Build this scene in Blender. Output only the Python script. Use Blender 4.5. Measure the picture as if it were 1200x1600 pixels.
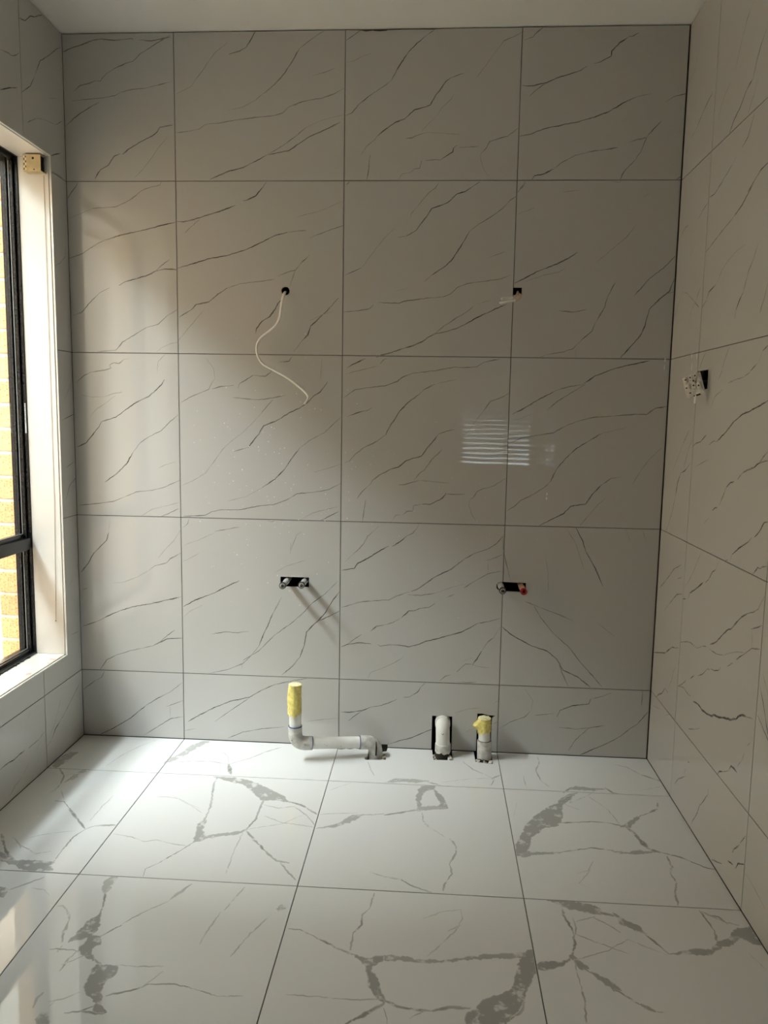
import bpy, bmesh, math, random
from mathutils import Vector, Matrix
from mathutils.geometry import tessellate_polygon
from mathutils import noise as mnoise

for _o in list(bpy.data.objects):
    bpy.data.objects.remove(_o, do_unlink=True)
SC = bpy.context.scene
COL = SC.collection

# ------------------------------------------------------------------ camera
def cam_axes(yaw, pitch, roll):
    cy, sy, cp, sp, cr, sr = math.cos(yaw), math.sin(yaw), math.cos(pitch), math.sin(pitch), math.cos(roll), math.sin(roll)
    fwd = Vector((sy*cp, cy*cp, sp)); right = Vector((cy, -sy, 0)); up = right.cross(fwd)
    return right*cr + up*sr, up*cr - right*sr, fwd
cam_d = bpy.data.cameras.new('camera')
cam = bpy.data.objects.new('camera', cam_d); COL.objects.link(cam)
_r, _u, _f = cam_axes(-0.0630596, -0.1218793, 0.0163968)
cam.matrix_world = Matrix(((_r.x, _u.x, -_f.x, 0.93736), (_r.y, _u.y, -_f.y, -2.82960), (_r.z, _u.z, -_f.z, 1.24990), (0, 0, 0, 1)))
cam_d.sensor_fit = 'HORIZONTAL'; cam_d.sensor_width = 36.0; cam_d.lens = 1218.482/1200*36.0
cam_d.clip_start = 0.02
SC.camera = cam

# ------------------------------------------------------------------ sky and exposure
world = bpy.data.worlds.new('overcast_sky'); SC.world = world
world.use_nodes = True
_nt = world.node_tree; _nt.nodes.clear()
_bg = _nt.nodes.new('ShaderNodeBackground'); _wo = _nt.nodes.new('ShaderNodeOutputWorld')
_bg.inputs['Color'].default_value = (0.80, 0.92, 1.0, 1)      # even, bright overcast sky all round
_bg.inputs['Strength'].default_value = 6.5
_nt.links.new(_bg.outputs[0], _wo.inputs[0])

SC.view_settings.view_transform = 'Standard'
SC.view_settings.look = 'None'
SC.view_settings.gamma = 1.0
SC.view_settings.use_curve_mapping = False
SC.view_settings.exposure = 1.42

# the sun behind thin cloud: a broad, soft disc high over the gap between the houses
_sl = bpy.data.lights.new('veiled_sun', 'SUN'); _sl.energy = 8.6; _sl.angle = math.radians(35); _sl.color = (0.91, 0.97, 1.0)
_so = bpy.data.objects.new('veiled_sun', _sl); COL.objects.link(_so)
_so.rotation_mode = 'QUATERNION'; _so.rotation_quaternion = Vector((0.57, 0.27, -0.78)).to_track_quat('-Z', 'Y'); _so.location = (-3, -1.5, 5)

# sky portal over the gap between the two eaves (guides the sampling of the sky, gives off no light)
_pl = bpy.data.lights.new('sky_portal', 'AREA'); _pl.shape = 'RECTANGLE'; _pl.size = 0.90; _pl.size_y = 9.0
_pl.cycles.is_portal = True
_po = bpy.data.objects.new('sky_portal', _pl); COL.objects.link(_po); _po.location = (-1.38, -1.2, 3.02)

try:
    SC.cycles.use_denoising = True
    SC.cycles.max_bounces = 14; SC.cycles.diffuse_bounces = 8; SC.cycles.glossy_bounces = 6
    SC.cycles.transparent_max_bounces = 16
    SC.cycles.sample_clamp_indirect = 8.0
except Exception:
    pass

# ------------------------------------------------------------------ room measures (metres)
XL, XR, H = -0.39839, 1.75534, 2.56207
ZROW = [0.0, 0.26341, 0.86400, 1.46458, 2.06516, H]           # joints of the wall tiles
XCOL = [XL, 0.0, 0.6, 1.2, XR]
YROW = [0.0, -0.28932, -0.89932, -1.50932, -2.11932, -2.72932, -3.40]
GAP = 0.0013                                                     # half a joint
WIN_Y0, WIN_Y1, WIN_Z0, WIN_Z1 = -0.118, -1.04, 0.360, 2.114    # window opening in the left wall
YF = -3.40

# ------------------------------------------------------------------ materials
def newmat(name):
    m = bpy.data.materials.new(name); m.use_nodes = True
    nt = m.node_tree; b = nt.nodes['Principled BSDF']
    return m, nt, b
def L(nt, a, b): nt.links.new(a, b)
def plain(name, col, rough=0.5, metal=0.0, nscale=0, namp=0.0, bump=0.0, bscale=200, spec=None):
    m, nt, b = newmat(name)
    b.inputs['Base Color'].default_value = (*col, 1); b.inputs['Roughness'].default_value = rough
    b.inputs['Metallic'].default_value = metal
    if spec is not None: b.inputs['Specular IOR Level'].default_value = spec
    tc = nt.nodes.new('ShaderNodeTexCoord')
    if namp:
        n = nt.nodes.new('ShaderNodeTexNoise'); n.inputs['Scale'].default_value = nscale; n.inputs['Detail'].default_value = 4
        L(nt, tc.outputs['Object'], n.inputs['Vector'])
        r = nt.nodes.new('ShaderNodeValToRGB')
        r.color_ramp.elements[0].position = 0.3; r.color_ramp.elements[1].position = 0.7
        r.color_ramp.elements[0].color = (*[c*(1-namp) for c in col], 1)
        r.color_ramp.elements[1].color = (*[min(1, c*(1+namp*.6)) for c in col], 1)
        L(nt, n.outputs['Fac'], r.inputs[0]); L(nt, r.outputs[0], b.inputs['Base Color'])
    if bump:
        n2 = nt.nodes.new('ShaderNodeTexNoise'); n2.inputs['Scale'].default_value = bscale; n2.inputs['Detail'].default_value = 3
        L(nt, tc.outputs['Object'], n2.inputs['Vector'])
        bp = nt.nodes.new('ShaderNodeBump'); bp.inputs['Strength'].default_value = bump; bp.inputs['Distance'].default_value = 0.002
        L(nt, n2.outputs['Fac'], bp.inputs['Height']); L(nt, bp.outputs[0], b.inputs['Normal'])
    return m

def tile_pair(name, base, vein, rough, patchy):
    """polished porcelain: face material, and the same porcelain where a vein is printed in it"""
    def face(nt, b):
        tc = nt.nodes.new('ShaderNodeTexCoord')
        n = nt.nodes.new('ShaderNodeTexNoise'); n.inputs['Scale'].default_value = 3.2; n.inputs['Detail'].default_value = 5
        L(nt, tc.outputs['Object'], n.inputs['Vector'])
        mx = nt.nodes.new('ShaderNodeMix'); mx.data_type = 'RGBA'
        mx.inputs['A'].default_value = (*[c*0.97 for c in base], 1); mx.inputs['B'].default_value = (*[min(1, c*1.02) for c in base], 1)
        L(nt, n.outputs['Fac'], mx.inputs['Factor'])
        b.inputs['Roughness'].default_value = rough; b.inputs['IOR'].default_value = 1.5
        w = nt.nodes.new('ShaderNodeTexNoise'); w.inputs['Scale'].default_value = 9.0; w.inputs['Detail'].default_value = 1
        L(nt, tc.outputs['Object'], w.inputs['Vector'])
        bp = nt.nodes.new('ShaderNodeBump'); bp.inputs['Strength'].default_value = 0.05; bp.inputs['Distance'].default_value = 0.002
        L(nt, w.outputs['Fac'], bp.inputs['Height']); L(nt, bp.outputs[0], b.inputs['Normal'])
        return tc, mx.outputs['Result']
    m1, nt, b = newmat(name)
    tc, c = face(nt, b); L(nt, c, b.inputs['Base Color'])
    m2, nt, b = newmat(name + '_vein')
    tc, c = face(nt, b)
    a = nt.nodes.new('ShaderNodeAttribute'); a.attribute_name = 'vein'
    n = nt.nodes.new('ShaderNodeTexNoise'); n.inputs['Scale'].default_value = 30.0 if patchy else 90.0; n.inputs['Detail'].default_value = 6; n.inputs['Roughness'].default_value = 0.6
    L(nt, tc.outputs['Object'], n.inputs['Vector'])
    mr = nt.nodes.new('ShaderNodeMapRange'); mr.interpolation_type = 'SMOOTHSTEP'
    lo, hi, t0 = (0.36, 0.47, 0.22) if patchy else (0.30, 0.55, 0.72)
    mr.inputs['From Min'].default_value = lo; mr.inputs['From Max'].default_value = hi; mr.inputs['To Min'].default_value = t0; mr.inputs['To Max'].default_value = 1.0
    L(nt, n.outputs['Fac'], mr.inputs['Value'])
    mu = nt.nodes.new('ShaderNodeMath'); mu.operation = 'MULTIPLY'
    L(nt, a.outputs['Fac'], mu.inputs[0]); L(nt, mr.outputs[0], mu.inputs[1])
    mx = nt.nodes.new('ShaderNodeMix'); mx.data_type = 'RGBA'
    L(nt, mu.outputs[0], mx.inputs['Factor']); L(nt, c, mx.inputs['A']); mx.inputs['B'].default_value = (*vein, 1)
    L(nt, mx.outputs['Result'], b.inputs['Base Color'])
    m3 = plain(name + '_cut_edge', tuple(c*.8 for c in base), 0.9, nscale=40, namp=0.1)
    return [m1, m2, m3]

M_WALL = tile_pair('wall_porcelain', (0.56, 0.55, 0.525), (0.065, 0.058, 0.05), 0.022, False)
M_FLOOR = tile_pair('floor_porcelain', (0.73, 0.73, 0.715), (0.31, 0.30, 0.28), 0.04, True)
M_GROUT = plain('grey_grout', (0.15, 0.143, 0.13), 0.9, nscale=60, namp=0.25)
M_BOARD = plain('fibre_cement', (0.10, 0.09, 0.08), 0.95, nscale=20, namp=0.3)
M_DARK = plain('cavity_lining', (0.025, 0.022, 0.02), 0.95, nscale=12, namp=0.4)
M_CEIL = plain('ceiling_paint', (0.86, 0.845, 0.80), 0.8, nscale=3, namp=0.03, bump=0.05, bscale=90)
M_PAINT = plain('bare_plasterboard', (0.36, 0.34, 0.30), 0.8, nscale=3, namp=0.04)
M_GLOSS = plain('cream_gloss_paint', (0.72, 0.69, 0.64), 0.22, nscale=5, namp=0.03, bump=0.03, bscale=60)
M_TRIM = plain('white_metal_trim', (0.80, 0.79, 0.76), 0.25, metal=0.25)
M_FRAME = plain('black_powdercoat', (0.010, 0.010, 0.011), 0.25, nscale=60, namp=0.1, spec=0.35)
M_BEAD = plain('grey_gasket', (0.22, 0.23, 0.23), 0.35)
M_PVC = plain('white_pvc', (0.82, 0.80, 0.745), 0.35, nscale=14, namp=0.10, bump=0.04, bscale=150)
M_PVCG = plain('grey_dirty_pvc', (0.62, 0.60, 0.555), 0.45, nscale=45, namp=0.30, bump=0.08, bscale=200)
M_PRIMER = plain('blue_primer', (0.03, 0.06, 0.22), 0.4)
M_TAPE = plain('yellow_tape', (0.86, 0.73, 0.22), 0.42, nscale=55, namp=0.28, bump=0.5, bscale=140)
M_TAPEL = plain('pale_yellow_tape', (0.90, 0.83, 0.50), 0.42, nscale=55, namp=0.2, bump=0.5, bscale=140)
M_MUD = plain('dark_mud', (0.03, 0.025, 0.02), 0.9)
M_MORTARB = plain('mortar_crumb', (0.62, 0.57, 0.51), 0.95, nscale=70, namp=0.3, bump=0.4)
M_CABLE = plain('white_cable_sheath', (0.90, 0.88, 0.84), 0.4, nscale=30, namp=0.06)
M_COPPER = plain('pinkish_cable_sheath', (0.72, 0.50, 0.40), 0.45)
M_FITW = plain('grey_pipe_fitting', (0.46, 0.46, 0.45), 0.35, nscale=40, namp=0.2)
M_FITB = plain('black_plastic', (0.012, 0.012, 0.012), 0.35)
M_FITR = plain('red_plastic', (0.42, 0.015, 0.02), 0.3)
M_FITR2 = plain('bright_red_plastic', (0.62, 0.06, 0.06), 0.3)
M_FITO = plain('orange_pipe_fitting', (0.62, 0.36, 0.27), 0.4, nscale=60, namp=0.5)
M_PLATE = plain('white_plastic', (0.74, 0.70, 0.64), 0.4, nscale=120, namp=0.12)
M_BRACK = plain('cream_zinc_bracket', (0.62, 0.50, 0.28), 0.35, metal=0.35, nscale=40, namp=0.15)
M_PINK = plain('pink_smear', (0.72, 0.36, 0.32), 0.5)
M_STRING = plain('tan_string', (0.50, 0.37, 0.25), 0.8)
M_SPECK = plain('white_grout_speck_glint', (0.86, 0.85, 0.82), 0.5)
M_MORTAR = plain('pale_mortar', (0.72, 0.69, 0.65), 0.95, nscale=60, namp=0.15, bump=0.3, bscale=300)
M_CONC = plain('pale_concrete_path', (0.36, 0.355, 0.34), 0.9, nscale=8, namp=0.12)
M_EAVE = plain('cream_eave_sheet', (0.72, 0.68, 0.60), 0.7)
M_ROOF = plain('grey_roof', (0.18, 0.17, 0.17), 0.7)
M_SLAT = plain('grey_slat', (0.22, 0.215, 0.21), 0.5)
M_STICK = plain('white_sticker', (0.85, 0.85, 0.84), 0.5)

def mat_brick():
    m, nt, b = newmat('orange_speckled_brick')
    tc = nt.nodes.new('ShaderNodeTexCoord'); ob = nt.nodes.new('ShaderNodeObjectInfo')
    n = nt.nodes.new('ShaderNodeTexNoise'); n.inputs['Scale'].default_value = 160; n.inputs['Detail'].default_value = 3
    L(nt, tc.outputs['Object'], n.inputs['Vector'])
    r = nt.nodes.new('ShaderNodeValToRGB'); e = r.color_ramp.elements
    e[0].position = 0.30; e[0].color = (0.30, 0.15, 0.06, 1); e[1].position = 0.45; e[1].color = (0.72, 0.44, 0.19, 1)
    x = e.new(0.75); x.color = (0.80, 0.54, 0.26, 1)
    L(nt, n.outputs['Fac'], r.inputs[0])
    hs = nt.nodes.new('ShaderNodeHueSaturation')
    mr = nt.nodes.new('ShaderNodeMapRange'); mr.inputs['To Min'].default_value = 0.86; mr.inputs['To Max'].default_value = 1.08
    L(nt, ob.outputs['Random'], mr.inputs['Value']); L(nt, mr.outputs[0], hs.inputs['Value'])
    L(nt, r.outputs[0], hs.inputs['Color']); L(nt, hs.outputs[0], b.inputs['Base Color'])
    b.inputs['Roughness'].default_value = 0.9
    bp = nt.nodes.new('ShaderNodeBump'); bp.inputs['Strength'].default_value = 0.5; bp.inputs['Distance'].default_value = 0.003
    L(nt, n.outputs['Fac'], bp.inputs['Height']); L(nt, bp.outputs[0], b.inputs['Normal'])
    return m
M_BRICK = mat_brick()
def mat_brick_far():
    m, nt, b = newmat('neighbour_brickwork')
    tc = nt.nodes.new('ShaderNodeTexCoord')
    mp = nt.nodes.new('ShaderNodeMapping'); mp.inputs['Rotation'].default_value = (math.pi/2, 0, math.pi/2)
    sx = nt.nodes.new('ShaderNodeSeparateXYZ'); cx = nt.nodes.new('ShaderNodeCombineXYZ')
    L(nt, tc.outputs['Object'], sx.inputs[0]); L(nt, sx.outputs['Y'], cx.inputs['X']); L(nt, sx.outputs['Z'], cx.inputs['Y'])
    t = nt.nodes.new('ShaderNodeTexBrick')
    t.inputs['Color1'].default_value = (0.56, 0.37, 0.21, 1); t.inputs['Color2'].default_value = (0.48, 0.31, 0.165, 1)
    t.inputs['Mortar'].default_value = (0.60, 0.57, 0.53, 1); t.inputs['Scale'].default_value = 1.0
    t.inputs['Mortar Size'].default_value = 0.005; t.inputs['Brick Width'].default_value = 0.24; t.inputs['Row Height'].default_value = 0.086
    L(nt, cx.outputs[0], t.inputs['Vector']); L(nt, t.outputs['Color'], b.inputs['Base Color'])
    b.inputs['Roughness'].default_value = 0.9
    return m
M_BRICKFAR = mat_brick_far()
def mat_glass():
    m = bpy.data.materials.new('window_glass'); m.use_nodes = True; nt = m.node_tree; nt.nodes.clear()
    o = nt.nodes.new('ShaderNodeOutputMaterial'); mx = nt.nodes.new('ShaderNodeMixShader')
    t = nt.nodes.new('ShaderNodeBsdfTransparent'); t.inputs[0].default_value = (0.97, 0.985, 0.975, 1)
    g = nt.nodes.new('ShaderNodeBsdfGlossy'); g.inputs['Roughness'].default_value = 0.0
    f = nt.nodes.new('ShaderNodeFresnel'); ge = nt.nodes.new('ShaderNodeNewGeometry')
    io = nt.nodes.new('ShaderNodeMapRange'); io.inputs['To Min'].default_value = 1.45; io.inputs['To Max'].default_value = 1/1.45
    L(nt, ge.outputs['Backfacing'], io.inputs['Value']); L(nt, io.outputs[0], f.inputs['IOR'])
    L(nt, f.outputs[0], mx.inputs[0]); L(nt, t.outputs[0], mx.inputs[1]); L(nt, g.outputs[0], mx.inputs[2]); L(nt, mx.outputs[0], o.inputs[0])
    return m
M_GLASS = mat_glass()

# ------------------------------------------------------------------ object helpers
class MB:
    """collects faces in world measures; build() links them as one mesh object"""
    def __init__(s): s.v = []; s.f = []; s.mi = []; s.sm = []; s.at = {}
    def add(s, vs, fs, mi=0, smooth=False):
        o = len(s.v); s.v += [tuple(v) for v in vs]
        for f in fs: s.f.append([i+o for i in f]); s.mi.append(mi); s.sm.append(smooth)
        return o
    def box(s, a, b, mi=0, bev=0.0):
        x0, y0, z0 = (min(a[i], b[i]) for i in range(3)); x1, y1, z1 = (max(a[i], b[i]) for i in range(3))
        if bev <= 0:
            vs = [(x0,y0,z0),(x1,y0,z0),(x1,y1,z0),(x0,y1,z0),(x0,y0,z1),(x1,y0,z1),(x1,y1,z1),(x0,y1,z1)]
            s.add(vs, [(3,2,1,0),(4,5,6,7),(0,1,5,4),(1,2,6,5),(2,3,7,6),(3,0,4,7)], mi)
        else:
            bm = bmesh.new(); bmesh.ops.create_cube(bm, size=1)
            for v in bm.verts: v.co = Vector(((x0+x1)/2+v.co.x*(x1-x0), (y0+y1)/2+v.co.y*(y1-y0), (z0+z1)/2+v.co.z*(z1-z0)))
            bmesh.ops.bevel(bm, geom=list(bm.edges), offset=bev, segments=2, affect='EDGES', profile=0.5)
            s.bm(bm, mi); bm.free()
        return s
    def bm(s, bm, mi=0, mat=None, smooth=False):
        bm.verts.index_update()
        vs = [(mat @ v.co if mat else v.co)[:] for v in bm.verts]
        s.add(vs, [[v.index for v in f.verts] for f in bm.faces], mi, smooth); return s
    def tube(s, path, rad, seg=20, mi=0, caps=True, ref=None, flat=1.0, twist=None):
        path = [Vector(p) for p in path]; n = len(path)
        rad = rad if isinstance(rad, (list, tuple)) else [rad]*n
        rings = []; prev = None
        for i, p in enumerate(path):
            t = (path[min(i+1, n-1)] - path[max(i-1, 0)]).normalized()
            if prev is None:
                r = Vector(ref) if ref else (Vector((0,0,1)) if abs(t.z) < .9 else Vector((1,0,0)))
            else: r = prev
            r = (r - t*r.dot(t)).normalized(); prev = r
            q = t.cross(r)
            if twist:
                c, w = math.cos(twist[i]), math.sin(twist[i]); r, q = r*c+q*w, q*c-r*w
            rings.append([p + (r*math.cos(2*math.pi*k/seg) + q*flat*math.sin(2*math.pi*k/seg))*rad[i] for k in range(seg)])
        vs = [v for rg in rings for v in rg]; fs = []
        for i in range(n-1):
            for k in range(seg):
                fs.append((i*seg+k, i*seg+(k+1)%seg, (i+1)*seg+(k+1)%seg, (i+1)*seg+k))
        s.add(vs, fs, mi, True)
        if caps:
            s.add(rings[0], [tuple(reversed(range(seg)))], mi); s.add(rings[-1], [tuple(range(seg))], mi)
        return s
    def build(s, name, mats, parent=None, origin=None, label=None, cat=None, group=None, kind=None):
        """origin: world point of the thing (its parts carry no offset of their own)"""
        mats = mats if isinstance(mats, (list, tuple)) else [mats]
        me = bpy.data.meshes.new(name); oo = Vector(origin) if origin is not None else Vector((0,0,0))
        me.from_pydata([(v[0]-oo.x, v[1]-oo.y, v[2]-oo.z) for v in s.v], [], s.f)
        for m in mats: me.materials.append(m)
        me.polygons.foreach_set('material_index', s.mi); me.polygons.foreach_set('use_smooth', s.sm)
        me.update()
        o = bpy.data.objects.new(name, me); COL.objects.link(o)
        if parent is not None:
            o.parent = parent
            o.location = oo - (Vector(parent['_w']) if '_w' in parent else Vector((0,0,0)))
        else: o.location = oo
        o['_w'] = tuple(oo)
        tag(o, label, cat, group, kind); return o
def tag(o, label=None, cat=None, group=None, kind=None):
    if label: o['label'] = label
    if cat: o['category'] = cat
    if group: o['group'] = group
    if kind: o['kind'] = kind
    return o
def thing(name, loc, label=None, cat=None, group=None, kind=None):
    o = bpy.data.objects.new(name, None); COL.objects.link(o); o.location = loc; o.empty_display_size = 0.05
    o['_w'] = tuple(loc); return tag(o, label, cat, group, kind)

# ------------------------------------------------------------------ flat slabs with cut-outs
def area2(p): return sum(p[i][0]*p[(i+1) % len(p)][1] - p[(i+1) % len(p)][0]*p[i][1] for i in range(len(p)))/2
def inset(p, d):
    n = len(p); out = []
    for i in range(n):
        a, b, c = Vector(p[i-1]), Vector(p[i]), Vector(p[(i+1) % n])
        e1 = (b-a).normalized(); e2 = (c-b).normalized()
        n1 = Vector((-e1.y, e1.x)); n2 = Vector((-e2.y, e2.x)); m = (n1+n2)
        k = m.dot(n1)
        m = m/k if abs(k) > .2 else n1
        out.append(tuple(b + m*d))
    return out
def tess(loops):
    pts = [q for lp in loops for q in lp]
    tris = tessellate_polygon([[Vector((q[0], q[1], 0)) for q in lp] for lp in loops])
    res = []
    for t in tris:
        if abs(area2([pts[i] for i in t])) < 1e-12: continue
        res.append(tuple(t) if area2([pts[i] for i in t]) > 0 else tuple(reversed(t)))
    return pts, res
def slab(mb, to3, flip, outline, holes, h0, h1, cham=0.0, mi=0, edge=None):
    """outline CCW, holes CW, from depth h1 (back) to h0 (face)"""
    loops = [outline] + holes
    top = [inset(l, cham) for l in loops] if cham else loops
    pts, tr = tess(top)
    fx = (lambda f: tuple(reversed(f))) if flip else (lambda f: tuple(f))
    mb.add([to3(u, v, h0) for u, v in pts], [fx(t) for t in tr], mi)
    ptb, trb = tess(loops)
    mb.add([to3(u, v, h1) for u, v in ptb], [fx(tuple(reversed(t))) for t in trb], mi)
    for lt, lo in zip(top, loops):
        n = len(lo)
        lev = [(lt, h0)] + ([(lo, h0-cham)] if cham else []) + [(lo, h1)]
        vs = [to3(q[0], q[1], h) for l, h in lev for q in l]; fs = []
        for k in range(len(lev)-1):
            for i in range(n):
                j = (i+1) % n
                fs.append(fx((k*n+i, (k+1)*n+i, (k+1)*n+j, k*n+j)))
        mb.add(vs, fs, mi if edge is None else edge)
def rect(u0, v0, u1, v1): return [(u0, v0), (u1, v0), (u1, v1), (u0, v1)]
def inside(p, poly):
    c = False; j = len(poly)-1
    for i in range(len(poly)):
        a, b = poly[i], poly[j]
        if (a[1] > p[1]) != (b[1] > p[1]) and p[0] < (b[0]-a[0])*(p[1]-a[1])/(b[1]-a[1])+a[0]: c = not c
        j = i
    return c
def clip_rect(poly, r):
    for ax, lim, sg in ((0, r[0], 1), (0, r[2], -1), (1, r[1], 1), (1, r[3], -1)):
        out = []
        for i in range(len(poly)):
            a, b = poly[i-1], poly[i]; da, db = (a[ax]-lim)*sg, (b[ax]-lim)*sg
            if (da >= 0) != (db >= 0):
                t = da/(da-db); out.append((a[0]+(b[0]-a[0])*t, a[1]+(b[1]-a[1])*t))
            if db >= 0: out.append(b)
        poly = out
        if len(poly) < 3: return []
    return poly

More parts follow.
